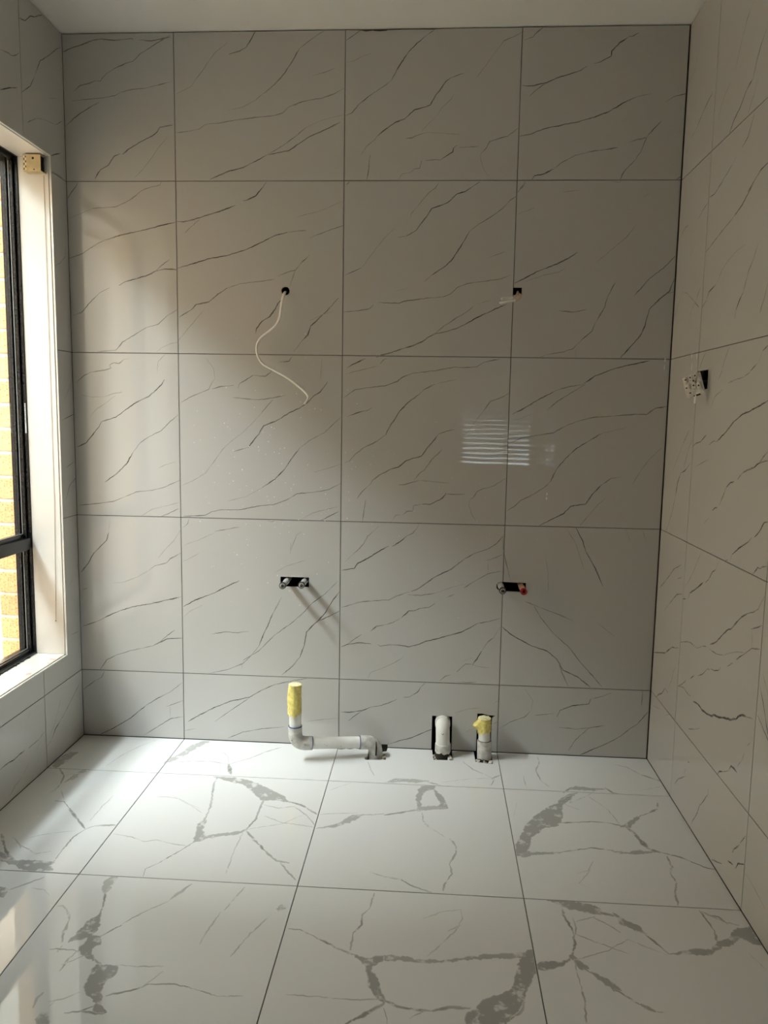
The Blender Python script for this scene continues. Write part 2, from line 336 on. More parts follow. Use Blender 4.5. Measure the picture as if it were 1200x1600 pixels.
# veins of the marble print, traced on each surface in millimetres: L width,strength: a line; P 0,strength: a filled patch
VEINS = {
 'back': '''L4,1:-404 2497 -363 2513 -329 2522 -289 2537 -255 2541 -210 2536 -182 2538 -149 2541 -143 2537
L4,1:-123 2536 -76 2532 -42 2539 -11 2544
L3.1,0.78:-359 2370 -339 2388 -305 2395 -282 2404 -265 2403 -242 2426 -213 2443 -173 2459 -145 2467 -120 2490 -88 2507 -65 2522 -11 2550
L3.1,0.78:-369 2336 -341 2340 -295 2344 -261 2346 -215 2353 -187 2366 -147 2374 -102 2377 -62 2386 -6 2399
L3.1,0.78:-403 2245 -366 2277 -331 2301 -302 2317 -270 2332
L4,1:-294 2074 -273 2104 -244 2120 -221 2150 -200 2159
L4,1:-191 2157 -169 2173 -123 2199 -82 2218 -62 2233 -54 2246 -31 2251 -8 2254
L2.6,0.45:-150 2076 -119 2104 -84 2146 -61 2178 -32 2209 -26 2220
L3.1,0.78:-404 1995 -380 2029 -362 2051 -352 2067
L2.6,0.45:-400 1937 -365 1948 -306 1972
L3.1,0.78:-306 1972 -260 1975 -219 1978 -185 1993 -155 2009 -126 2033 -97 2043 -57 2052 -51 2067
L4,1:-398 1798 -346 1816 -292 1850 -263 1862 -205 1880 -152 1891 -100 1902 -54 1914 -3 1925
L3.1,0.78:-388 1597 -355 1609 -328 1640 -298 1668 -286 1679 -250 1696
L4,1:-215 1705 -191 1718 -150 1729 -115 1738 -80 1755 -46 1763 -2 1761
L3.1,0.78:-80 1755 -57 1774 -28 1796
L3.1,0.78:-304 1468 -233 1474 -218 1489 -208 1503 -173 1523 -119 1555 -72 1569 -37 1600 -2 1620
L2.6,0.45:-1 2354 61 2381 78 2407 101 2432 123 2463 146 2491 190 2524
L4,1:195 2486 234 2495 256 2508 273 2533 284 2553 297 2566
L2.6,0.45:188 2302 244 2312 289 2335 316 2358
L4,1:316 2355 355 2386 383 2414 410 2450 426 2475 440 2500
L3.1,0.78:440 2500 475 2525 508 2547 535 2560
L3.1,0.78:-1 2228 42 2232 87 2240 110 2256 155 2259 210 2268 277 2276 355 2283 383 2292 405 2311 454 2329 520 2339 564 2353 598 2371
L4,1:124 2071 187 2097 243 2111 288 2132 333 2155
L3.1,0.78:333 2155 388 2186 433 2217 466 2243
L4,1:333 2153 405 2167 477 2212 532 2235 586 2260
L2.6,0.45:466 2243 510 2263 564 2277 599 2284
L2.6,0.45:487 2413 530 2423 568 2438
L4,1:1 1928 26 1927 66 1935 106 1947 163 1964 214 1983
L4,1:242 1998 254 1999 287 2015 310 2041 325 2062
L3.1,0.78:31 1888 54 1910 83 1934
L4,1:1 1765 58 1782 116 1799 184 1811 253 1832 309 1857 355 1880 400 1891
L3.1,0.78:400 1891 467 1898
L3.1,0.78:478 1872 512 1884 545 1897 601 1915
L2.6,0.45:433 1943 511 1962 595 1996
L4,1:4 1594 50 1620 68 1639 114 1648 149 1676 183 1698
L3.1,0.78:183 1698 229 1713 298 1721 355 1729
L3.1,0.78:366 1740 400 1754 430 1762 451 1787 479 1814
L3.1,0.78:430 1762 417 1727 409 1705
L2.6,0.45:-6 1502 32 1548 67 1587 100 1626
L3.1,0.78:423 1476 452 1513
L4,1:452 1513 474 1535 485 1568 514 1594 547 1624 584 1666
L2.6,0.45:480 1585 525 1607 564 1618
L4,1:286 1539 288 1556 309 1583 337 1600 354 1622 366 1644 380 1661
L2.6,0.45:-80 1470 -62 1485 -27 1500 -1 1505
L3.1,0.78:1209 2519 1235 2528 1250 2543 1271 2559
L4,1:1205 2373 1241 2372 1257 2377 1289 2382 1321 2397 1363 2408 1400 2420 1420 2433
L4,1:1441 2442 1462 2445 1498 2464 1500 2480 1523 2504 1553 2524
L3.1,0.78:1553 2526 1567 2526 1586 2537
L3.1,0.78:1232 2340 1252 2358 1284 2380
L4,1:1203 2209 1242 2217 1284 2233 1349 2246 1402 2256 1455 2271 1497 2286 1548 2316 1590 2334
L3.1,0.78:1590 2334 1637 2343
L3.1,0.78:1686 2317 1717 2335 1756 2343
L4,1:1248 2065 1258 2081 1285 2084 1322 2102
L3.1,0.78:1322 2102 1354 2126 1396 2147 1449 2159 1535 2170
L3.1,0.78:1571 2188 1598 2196 1629 2203 1615 2161 1596 2130
L4,1:1596 2130 1570 2104 1555 2084 1549 2066
L3.1,0.78:1629 2203 1654 2233 1677 2256
L4,1:1738 2067 1756 2081
L3.1,0.78:1202 2026 1216 2039 1223 2048 1226 2061
L2.6,0.45:1358 2026 1414 2033
L2.6,0.45:1208 1954 1262 1973
L4,1:1203 1720 1238 1737 1282 1761 1347 1786 1390 1808 1416 1826
L2.6,0.45:1239 1726 1304 1748 1353 1759 1375 1770
L3.1,0.78:1519 2062 1546 2057 1556 2065
L3.1,0.78:1293 1462 1326 1476 1382 1486 1415 1497 1446 1530 1478 1558 1488 1586
L3.1,0.78:1488 1586 1518 1641 1527 1679 1552 1728
L3.1,0.78:1359 1628 1409 1623 1456 1632
L2.6,0.45:1425 1466 1426 1497
L4,1:1577 1463 1613 1505 1644 1543 1659 1576 1665 1609 1672 1636 1703 1669 1734 1694 1751 1739
L3.1,0.78:1729 1688 1750 1694
L3.1,0.78:1615 1679 1635 1701 1666 1739 1708 1771 1751 1816
L2.6,0.45:1629 2010 1650 2023
L2.6,0.45:1483 1792 1582 1878 1613 1920
L3.1,0.78:602 2525 628 2541 650 2556 688 2560
L2.6,0.45:604 2453 629 2459 656 2472 689 2482
L3.1,0.78:604 2281 625 2290 653 2321 685 2345 726 2370 759 2393
L4,1:759 2393 783 2437 804 2467 820 2490 847 2514 874 2536
L3.1,0.78:874 2536 890 2546 911 2561
L3.1,0.78:658 2150 679 2182 704 2200 715 2214
L4,1:715 2214 737 2231 778 2259 808 2269 841 2298 879 2307 895 2314 914 2347 932 2368 948 2391 964 2401
L3.1,0.78:964 2401 991 2411 1008 2415
L2.6,0.45:1048 2397 1072 2428 1098 2464 1124 2497
L3.1,0.78:1124 2497 1139 2517 1176 2532 1200 2545
L2.6,0.45:867 2228 891 2254 913 2272 934 2303 966 2332 974 2350
L3.1,0.78:812 2205 832 2206 859 2217 886 2224
L2.6,0.45:886 2224 925 2222 999 2217
L3.1,0.78:679 2065 686 2102 687 2134 691 2150
L2.6,0.45:790 2067 803 2088 831 2092
L3.1,0.78:831 2092 845 2104 864 2106 869 2131
L3.1,0.78:883 2131 916 2134 933 2133
L4,1:933 2133 954 2146 975 2159 978 2171 991 2181
L3.1,0.78:998 2173 1025 2175 1063 2177
L2.6,0.45:1102 2077 1085 2101 1073 2132 1072 2153
L3.1,0.78:1072 2153 1091 2172 1101 2193 1134 2203 1161 2210 1201 2239
L4,1:607 2052 619 2061
L2.6,0.45:834 1938 837 1955 859 1979
L3.1,0.78:859 1979 875 2000 894 2022 918 2040 932 2060
L3.1,0.78:793 1874 821 1879
L4,1:821 1879 855 1898 866 1914 890 1944 909 1972 945 1984 964 1992 994 2020 1024 2029 1072 2061
L3.1,0.78:1042 1896 1069 1917 1115 1944 1152 1971 1179 2000 1200 2013
L4,1:1042 1896 1023 1861 1002 1828 980 1795 958 1776 914 1746
L3.1,0.78:606 1745 637 1758 665 1770
L2.6,0.45:665 1770 674 1781 710 1830 743 1871 779 1906
L2.6,0.45:1103 1804 1168 1827
L3.1,0.78:1203 2025 1218 2045 1229 2058
L3.1,0.78:914 1746 887 1724
L2.6,0.45:786 1692 814 1696 831 1704
L3.1,0.78:1191 1750 1158 1735 1111 1728 1049 1720 1027 1714 1002 1703 983 1683 955 1672 905 1668 815 1656 800 1649 724 1651
L3.1,0.78:710 1643 693 1628 656 1622 604 1617
L4,1:721 1459 738 1467 778 1478 812 1490 852 1502 886 1516 905 1531 930 1545
L3.1,0.78:930 1545 958 1569 997 1595 1036 1618 1063 1640
L4,1:930 1544 964 1551 1003 1562 1042 1582 1075 1601 1109 1617 1142 1633 1180 1649
L2.6,0.45:1074 1648 1124 1662
L4,1:617 1422 641 1435 684 1455
L2.6,0.45:612 1399 664 1413 727 1429
L3.1,0.78:736 1436 747 1450 758 1456
L3.1,0.78:606 1315 624 1327 647 1344 682 1350 757 1360 797 1375 820 1392 854 1405 933 1415 1001 1428 1035 1427 1081 1430 1103 1446 1136 1454 1164 1458
L3.1,0.78:617 1246 660 1263 695 1272 709 1282
L3.1,0.78:613 1080 627 1085 650 1111 679 1134 731 1162 760 1184
L4,1:760 1184 777 1218 810 1270 839 1301 878 1331
L3.1,0.78:878 1331 895 1348 935 1368
L2.6,0.45:935 1368 1011 1386
L3.1,0.78:658 950 681 980 704 1001
L4,1:704 1001 716 1019 739 1037 779 1059 808 1068 837 1093 892 1110 911 1139 934 1166 950 1189
L3.1,0.78:950 1189 979 1201 1007 1207
L2.6,0.45:1037 1185 1054 1197 1081 1237 1108 1274
L3.1,0.78:1108 1274 1133 1310 1164 1321 1197 1338
L3.1,0.78:865 1021 884 1046 904 1061 930 1099 963 1132 963 1143
L3.1,0.78:810 1003 833 1005 885 1022
L2.6,0.45:885 1022 943 1017 995 1014
L3.1,0.78:681 866 685 907 690 945
L2.6,0.45:786 868 803 892 829 894
L3.1,0.78:829 894 844 908 864 908 867 929 898 935
L4,1:898 935 928 935 971 959 984 978
L3.1,0.78:984 974 1014 973 1054 975
L2.6,0.45:1095 878 1077 904 1068 934 1069 954
L3.1,0.78:1069 954 1083 963 1094 984 1117 996 1154 1007 1196 1035
L4,1:-384 1355 -354 1382 -329 1394
L3.1,0.78:-329 1394 -276 1402 -252 1409 -258 1421 -240 1429 -222 1426 -204 1441 -186 1444
L2.6,0.45:-82 1393 -75 1436 -45 1465
L2.6,0.45:-368 1310 -326 1303 -279 1306
L3.1,0.78:-279 1306 -243 1318 -213 1323
L2.6,0.45:-340 1227 -316 1256 -279 1280 -237 1311
L4,1:-389 1119 -355 1134 -330 1163 -306 1193 -293 1214 -239 1231 -203 1258 -160 1287 -113 1309 -83 1334 -65 1352 -53 1371
L4,1:-287 989 -238 1025 -202 1061 -177 1102
L3.1,0.78:-177 1102 -150 1138 -116 1161 -68 1185 -32 1221 -3 1244
L2.6,0.45:-82 1046 -58 1058 -13 1071
L3.1,0.78:-387 901 -314 909 -253 919 -211 937
L3.1,0.78:-211 937 -168 956 -108 963 -60 976 0 1004
L2.6,0.45:-152 865 -109 892 -7 919
L4,1:-80 864 -50 876 -8 897
L3.1,0.78:7 1288 40 1308 87 1328 111 1337 122 1360 134 1377
L2.6,0.45:134 1377 131 1405 123 1422 104 1448
L3.1,0.78:122 1339 157 1349 204 1353
L4,1:218 1344 227 1361 250 1375 274 1390
L3.1,0.78:274 1390 320 1387 340 1402 343 1419
L3.1,0.78:372 1439 406 1442 417 1459
L3.1,0.78:199 1310 250 1305 296 1303 343 1309 395 1321
L2.6,0.45:6 983 48 1002 95 1032 131 1079 155 1114 185 1144 238 1185 296 1243
L3.1,0.78:296 1243 319 1272 348 1304
L3.1,0.78:202 1113 231 1122 255 1128
L4,1:255 1128 273 1151 296 1180 313 1209 354 1225 389 1245 412 1260 447 1276 470 1291 498 1320 521 1334 547 1371
L2.6,0.45:521 1376 524 1416 526 1455
L2.6,0.45:177 929 248 948 307 982
L4,1:307 982 354 1014 389 1050 418 1093 447 1131
L3.1,0.78:447 1131 482 1158 539 1190 596 1245
L2.6,0.45:500 1043 552 1059 604 1077
L3.1,0.78:10 869 93 874 117 888 153 896 224 898 295 914 354 921 401 940 436 962 494 969 552 980 601 1005
L2.6,0.45:448 865 495 893 588 918
L4,1:524 864 559 883 591 900
L4,1:-389 645 -363 676 -338 719 -313 744 -287 769 -278 799
L2.6,0.45:-278 799 -273 847
L3.1,0.78:-385 576 -366 585
L2.6,0.45:-268 606 -225 611 -175 631 -126 659
L3.1,0.78:-126 659 -102 678 -59 689 -43 707 -2 729
L2.6,0.45:-89 708 -64 739 -28 776 3 824
L3.1,0.78:9 827 27 843 30 858
L4,1:-389 434 -327 458 -277 484 -240 501
L4,1:-240 501 -190 517 -117 532 -56 548 -1 562
L4,1:-326 265 -300 304 -263 324
L3.1,0.78:-263 324 -207 344 -120 366
L4,1:-120 366 -95 379 -58 397 -3 401
L3.1,0.78:-89 383 -58 411 -31 431
L4,1:-394 183 -372 201 -346 221
L3.1,0.78:-346 221 -321 234 -310 260
L4,1:-340 1 -277 34 -213 74 -150 128
L3.1,0.78:-150 128 -100 161 -50 188 -6 225
L3.1,0.78:-159 9 -102 47 -52 81 -4 90
L3.1,0.78:-69 127 -3 155
L2.6,0.45:-53 128 -54 84
L2.6,0.45:8 759 68 781 128 810
L3.1,0.78:129 815 164 822 221 833
L2.6,0.45:7 697 68 731
L4,1:5 524 53 552 126 582 174 608 220 630
L2.6,0.45:6 485 29 506 77 532
L2.6,0.45:411 740 425 782 436 809 457 822
L2.6,0.45:413 740 413 778
L2.6,0.45:354 665 401 692 472 716
L3.1,0.78:112 420 161 431 209 429 255 437
L3.1,0.78:99 266 172 284 233 311 269 349 293 381
L4,1:293 381 312 430 327 461 348 511
L3.1,0.78:348 511 380 572
L2.6,0.45:226 286 233 323
L3.1,0.78:233 323 293 362 354 426 413 470 461 514 496 554 543 589 590 638
L4,1:381 271 420 306 450 344 467 393 475 442 503 473 520 488 544 517 573 566 600 603
L4,1:520 486 562 506 601 528
L4,1:16 72 60 99 122 133 183 160 256 178 305 209 353 232
L3.1,0.78:353 232 426 251 480 262
L3.1,0.78:121 76 183 123 256 176
L2.6,0.45:-3 33 47 45
L3.1,0.78:170 11 231 39 304 55 390 66
L2.6,0.45:475 91 535 102 601 109
L3.1,0.78:328 860 337 856 354 859
L2.6,0.45:618 713 643 739
L3.1,0.78:643 739 663 757 684 782 701 812 724 834
L2.6,0.45:724 834 742 852
L4,1:605 681 652 690 664 709 702 729 737 753 778 777
L4,1:790 775 819 794 845 817
L3.1,0.78:845 817 866 827 880 844 888 862
L3.1,0.78:606 540 639 551 675 563 728 570 782 574 811 590 858 607
L4,1:864 608 894 623 923 645 952 667 1010 697 1055 735
L3.1,0.78:1055 735 1095 759 1141 776 1170 795 1195 825
L3.1,0.78:853 596 900 595 953 605
L2.6,0.45:953 605 1006 626 1058 643
L3.1,0.78:1058 628 1104 659 1144 684 1191 695
L3.1,0.78:1137 732 1166 743 1195 757
L2.6,0.45:1143 729 1144 687
L4,1:715 451 739 474 766 478
L3.1,0.78:766 478 798 489 831 509
L4,1:831 509 857 535 878 536 898 546
L3.1,0.78:898 546 931 551 954 567
L3.1,0.78:995 590 1024 603
L3.1,0.78:629 399 652 417 682 439
L4,1:607 389 629 399 674 407 719 404
L4,1:743 403 752 397 785 403 827 403 860 398 892 407 922 421 963 432 999 444 1051 460 1080 476 1112 496
L3.1,0.78:1112 496 1150 504 1195 518
L2.6,0.45:707 273 720 295 756 309 804 333 840 356
L4,1:979 271 997 289 1020 296
L4,1:1041 308 1061 330 1073 340 1093 339
L4,1:1093 339 1108 335
L2.6,0.45:1108 334 1159 327
L4,1:1096 337 1113 360 1130 391
L3.1,0.78:1130 391 1153 428 1173 444
L2.6,0.45:1173 444 1195 484
L2.6,0.45:1060 348 1096 365
L3.1,0.78:1042 269 1086 269 1116 272
L4,1:606 135 637 134 668 140 692 144 722 159
L3.1,0.78:722 159 759 166 789 178 819 193
L4,1:843 202 864 203 896 224 908 244
L3.1,0.78:908 244 925 263
L3.1,0.78:636 101 650 114 692 144
L3.1,0.78:761 6 797 17
L4,1:797 17 840 33 876 43 906 59 953 81
L2.6,0.45:1036 149 1090 166 1131 172
L2.6,0.45:1178 192 1199 202
L2.6,0.45:1080 76 1110 91
L3.1,0.78:1181 111 1198 120
L4,1:1211 1265 1255 1288 1310 1323 1365 1352
L3.1,0.78:1365 1352 1409 1366 1454 1373
L4,1:1454 1373 1497 1404 1562 1430 1617 1444 1682 1459
L3.1,0.78:1334 1281 1367 1312 1421 1347 1465 1375
L3.1,0.78:1201 1159 1248 1182 1304 1192 1360 1202 1404 1228 1437 1242 1493 1258 1571 1265
L3.1,0.78:1571 1265 1637 1272 1681 1272 1713 1295 1752 1301
L3.1,0.78:1204 916 1234 937 1251 955 1290 976 1334 1004 1356 1027
L4,1:1356 1027 1377 1074 1409 1114 1442 1147 1485 1175
L3.1,0.78:1485 1175 1529 1202
L2.6,0.45:1529 1202 1617 1226
L4,1:1323 866 1362 888 1407 912 1434 940 1485 949 1506 984 1538 1020
L3.1,0.78:1538 1020 1571 1043 1604 1050
L3.1,0.78:1468 870 1498 909
L2.6,0.45:1498 909 1525 944 1563 980
L2.6,0.45:1645 1022 1670 1068 1701 1115 1743 1157
L2.6,0.45:1200 1238 1234 1248 1279 1266
L3.1,0.78:1195 831 1196 784 1209 725 1227 660
L2.6,0.45:1351 747 1362 694 1365 622
L4,1:1455 861 1480 815 1495 774
L4,1:1495 774 1530 716 1560 650
L2.6,0.45:1421 858 1457 803 1490 709
L2.6,0.45:1631 858 1650 814
L2.6,0.45:1691 858 1705 819
L3.1,0.78:1282 586 1341 562
L3.1,0.78:1341 562 1406 540 1459 518
L3.1,0.78:1317 567 1342 526 1391 467
L3.1,0.78:1391 467 1452 415 1489 367 1538 314 1575 273
L4,1:1200 488 1240 456 1312 418 1371 400 1407 370 1432 329 1486 306 1534 268
L3.1,0.78:1417 353 1427 322 1453 268
L2.6,0.45:1540 520 1612 463
L3.1,0.78:1205 93 1246 123 1299 144 1321 170
L2.6,0.45:1321 170 1326 208 1294 253
L3.1,0.78:1334 152 1404 161
L4,1:1417 149 1427 175 1473 195 1532 204 1537 222
L3.1,0.78:1537 222 1583 236 1611 250
L3.1,0.78:1464 20 1491 65 1536 111
L3.1,0.78:1424 109 1489 105 1536 111 1594 123
L4,1:1506 3 1552 27 1609 56 1655 85 1688 117 1710 131
L4,1:1710 131 1748 182
L3.1,0.78:1724 261 1724 205''',
 'right': '''L3.875,0.78:-532 2352 -508 2330 -498 2316
L5,1:-498 2316 -488 2304
L3.25,0.45:-488 2304 -471 2279 -458 2253 -445 2230
L3.25,0.45:-558 2360 -532 2352
L3.875,0.78:-658 2248 -625 2223 -601 2189 -584 2155
L5,1:-584 2155 -539 2139 -502 2110 -462 2093 -431 2067
L3.875,0.78:-431 2067 -384 2064
L3.25,0.45:-417 2211 -370 2192 -345 2168 -331 2140
L3.875,0.78:-266 2245 -231 2235 -180 2215 -129 2187
L3.25,0.45:-129 2187 -71 2177
L3.25,0.45:-93 2431 -85 2413 -66 2387 -21 2368
L3.25,0.45:-28 2143 -58 2151
L3.25,0.45:-617 2144 -600 2109
L3.875,0.78:-600 2109 -583 2095 -567 2073
L3.875,0.78:-610 2055 -591 2028 -579 2011 -556 1999 -536 1996
L3.25,0.45:-504 1985 -476 1971
L3.875,0.78:-476 1971 -433 1956 -369 1938
L5,1:-723 1898 -685 1893 -657 1884 -602 1860
L3.875,0.78:-407 1943 -370 1935
L5,1:-370 1935 -337 1927 -300 1928
L3.875,0.78:-290 1918 -240 1904 -199 1887
L3.875,0.78:-103 1894 -78 1892 -42 1880 -7 1863
L5,1:-646 1880 -614 1860 -570 1837 -505 1817
L3.875,0.78:-505 1817 -434 1802 -359 1783 -294 1767
L3.25,0.45:-162 1808 -138 1779
L3.25,0.45:-607 1723 -549 1718 -490 1704 -446 1687 -409 1654
L3.875,0.78:-404 1653 -345 1640 -328 1618 -294 1601 -290 1592
L3.875,0.78:-697 1706 -672 1672 -646 1646 -634 1623 -618 1596
L5,1:-618 1596 -593 1576 -575 1556
L3.875,0.78:-575 1556 -571 1531
L3.875,0.78:-777 1596 -766 1569 -740 1527
L3.25,0.45:-92 1695 -61 1660 -28 1625 -7 1595
L3.25,0.45:-82 1681 -135 1669 -215 1630
L3.875,0.78:-215 1630 -265 1605
L3.875,0.78:-264 1667 -227 1629
L3.25,0.45:-227 1629 -184 1604 -173 1570
L3.875,0.78:-354 1459 -326 1438 -303 1410
L3.875,0.78:-545 1458 -522 1434 -497 1395
L5,1:-805 1440 -776 1429
L3.25,0.45:-776 1429 -752 1401
L3.875,0.78:-749 1400 -706 1383
L3.875,0.78:-706 1381 -664 1369
L3.25,0.45:-664 1369 -598 1365 -555 1358
L3.875,0.78:-501 1395 -477 1372
L3.25,0.45:-521 1343 -457 1324 -424 1286
L5,1:-830 1304 -779 1292 -721 1279 -674 1271 -611 1248 -562 1221 -497 1193
L3.875,0.78:-497 1193 -472 1194 -434 1181
L3.875,0.78:-407 1211 -358 1188 -314 1182 -285 1168
L3.875,0.78:-242 1221 -195 1179
L3.25,0.45:-195 1179 -141 1128 -97 1081
L3.875,0.78:-277 1193 -244 1153 -212 1097
L3.875,0.78:-280 1118 -226 1090 -184 1079
L5,1:-184 1079 -158 1045 -142 994
L3.875,0.78:-142 994 -114 934 -64 866
L3.875,0.78:-852 1180 -831 1167 -805 1149
L5,1:-856 1158 -805 1149 -771 1134 -733 1126 -699 1114
L3.875,0.78:-699 1114 -673 1097
L5,1:-649 1089 -624 1084 -596 1068
L3.875,0.78:-596 1068 -577 1042 -550 1012
L5,1:-537 1005 -518 1001 -500 992
L3.25,0.45:-475 967 -437 944
L3.25,0.45:-437 1138 -328 1110
L5,1:-883 1010 -861 1004 -837 978 -810 960
L5,1:-795 957 -775 943 -723 919 -673 892
L3.875,0.78:-673 892 -659 871
L3.875,0.78:-646 872 -612 862
L3.875,0.78:-896 902 -873 896 -860 889
L5,1:-860 889 -845 888 -826 873 -816 865
L3.25,0.45:-579 859 -561 828
L5,1:-561 828 -534 815 -509 788 -481 772
L5,1:-466 770 -412 740 -349 709
L3.875,0.78:-349 709 -336 686
L5,1:-318 684 -283 675
L3.25,0.45:-424 849 -370 782 -311 723
L3.875,0.78:-250 782 -177 754 -130 720 -27 655
L3.25,0.45:-269 746 -216 727
L3.875,0.78:-280 691 -226 678 -149 627
L3.25,0.45:-149 627 -93 587
L3.875,0.78:-896 826 -882 809 -864 786 -837 772 -801 759
L5,1:-801 759 -765 739 -735 718 -702 691 -681 683 -641 655 -600 624 -555 603
L3.875,0.78:-527 589 -497 582
L3.25,0.45:-497 582 -458 563 -425 559
L3.875,0.78:-425 559 -390 560 -356 554 -287 532
L3.25,0.45:-547 590 -568 589
L3.875,0.78:-568 589 -616 593 -660 604
L3.25,0.45:-660 604 -710 626 -765 646 -804 655
L3.875,0.78:-895 753 -865 739 -830 726
L3.875,0.78:-892 691 -846 680 -804 653
L5,1:-804 653 -783 640 -753 621
L3.875,0.78:-731 604 -696 584
L3.875,0.78:-649 567 -633 551 -597 539 -568 535
L5,1:-564 528 -549 529
L3.875,0.78:-549 529 -513 500 -474 481
L5,1:-442 472 -427 463 -407 449
L3.875,0.78:-369 432 -337 407 -297 387
L3.25,0.45:-838 727 -846 682
L3.875,0.78:-297 387 -351 400 -388 395 -423 398
L7.5,1:-447 391 -490 398 -528 394 -564 397 -603 405 -621 415 -658 423 -701 438 -743 450 -778 466 -796 480 -818 493 -849 499
L3.875,0.78:-849 499 -885 508
L5,1:-1 409 -74 431 -136 449 -174 471 -210 492 -242 499
L3.875,0.78:-242 499 -279 510
L3.25,0.45:-255 436 -239 416 -226 382 -199 346
L5,1:-70 266 -90 282 -130 301 -160 330
L3.875,0.78:-160 330 -196 327
L5,1:-931 740 -904 727
L3.875,0.78:-937 711 -916 697 -904 686
L3.875,0.78:-905 600 -954 616
L3.25,0.45:-26 218 -114 238
L3.25,0.45:-416 284 -420 293
L3.875,0.78:-420 291 -474 311
L3.25,0.45:-474 311 -524 336
L3.25,0.45:-186 242 -230 264
L3.875,0.78:-878 442 -860 427
L3.875,0.78:-847 403 -839 381
L3.25,0.45:-839 381 -810 347
L5,1:-680 264 -692 279 -715 288
L3.875,0.78:-715 288 -754 310
L5,1:-754 310 -769 330 -791 333 -813 331
L3.875,0.78:-951 469 -934 438 -924 424 -910 418
L5,1:-448 195 -437 187
L3.875,0.78:-418 158 -409 137
L3.875,0.78:-422 136 -394 117 -358 95 -324 61
L3.875,0.78:-621 193 -619 174
L5,1:-619 174 -584 132 -565 113
L3.875,0.78:-564 116 -544 75 -501 19
L7.5,1:-909 273 -951 300 -980 309 -1005 332
L3.875,0.78:-893 200 -862 162
L5,1:-859 156 -829 127 -819 111
L3.875,0.78:-683 10 -757 41
L5,1:-794 73 -829 83
L5,1:-846 83 -860 105 -903 127
L5,1:-909 93 -949 120
L3.875,0.78:-949 120 -1004 136 -1024 165 -1034 171''',
 'left': '''L4,1:-289 2475 -250 2485 -216 2515 -190 2525 -138 2556
L3.1,0.78:-408 2329 -372 2338 -340 2341 -316 2353 -297 2368
L4,1:-417 2211 -371 2234 -315 2258
L4,1:-295 2250 -264 2272 -232 2296 -204 2335
L3.1,0.78:-204 2335 -180 2374 -162 2402 -105 2441 -46 2488 -12 2511
L3.1,0.78:-262 2172 -198 2209
L2.6,0.45:-198 2209 -143 2222 -64 2235
L3.1,0.78:-64 2235 -15 2265
L4,1:-113 2116 -83 2131 -35 2150
L3.1,0.78:-105 2069 -23 2069
L2.6,0.45:-104 2306 -52 2326
L3.1,0.78:-106 1753 -69 1769 -29 1797 -19 1834
L3.1,0.78:-93 1218 2 1240
L2.6,0.45:-73 1286 -14 1352 -2 1404
L3.1,0.78:-83 929 -51 979 19 1013
L3.1,0.78:-75 1046 -7 1064
L3.1,0.78:-77 611 -57 629
L3.1,0.78:-71 422 -22 418
L4,1:-582 129 -547 132 -499 125 -466 128 -433 128
L4,1:-410 125 -385 126 -340 126
L3.1,0.78:-340 126 -297 137
L3.1,0.78:-538 20 -524 23 -501 37 -454 45
L2.6,0.45:-454 45 -403 79
L2.6,0.45:-402 225 -390 250
L2.6,0.45:-363 93 -330 116
L3.1,0.78:-286 75 -247 92
L4,1:-247 92 -223 115 -189 129
L3.1,0.78:-189 129 -141 150 -91 177 -27 213
L2.6,0.45:-268 100 -221 142 -171 213''',
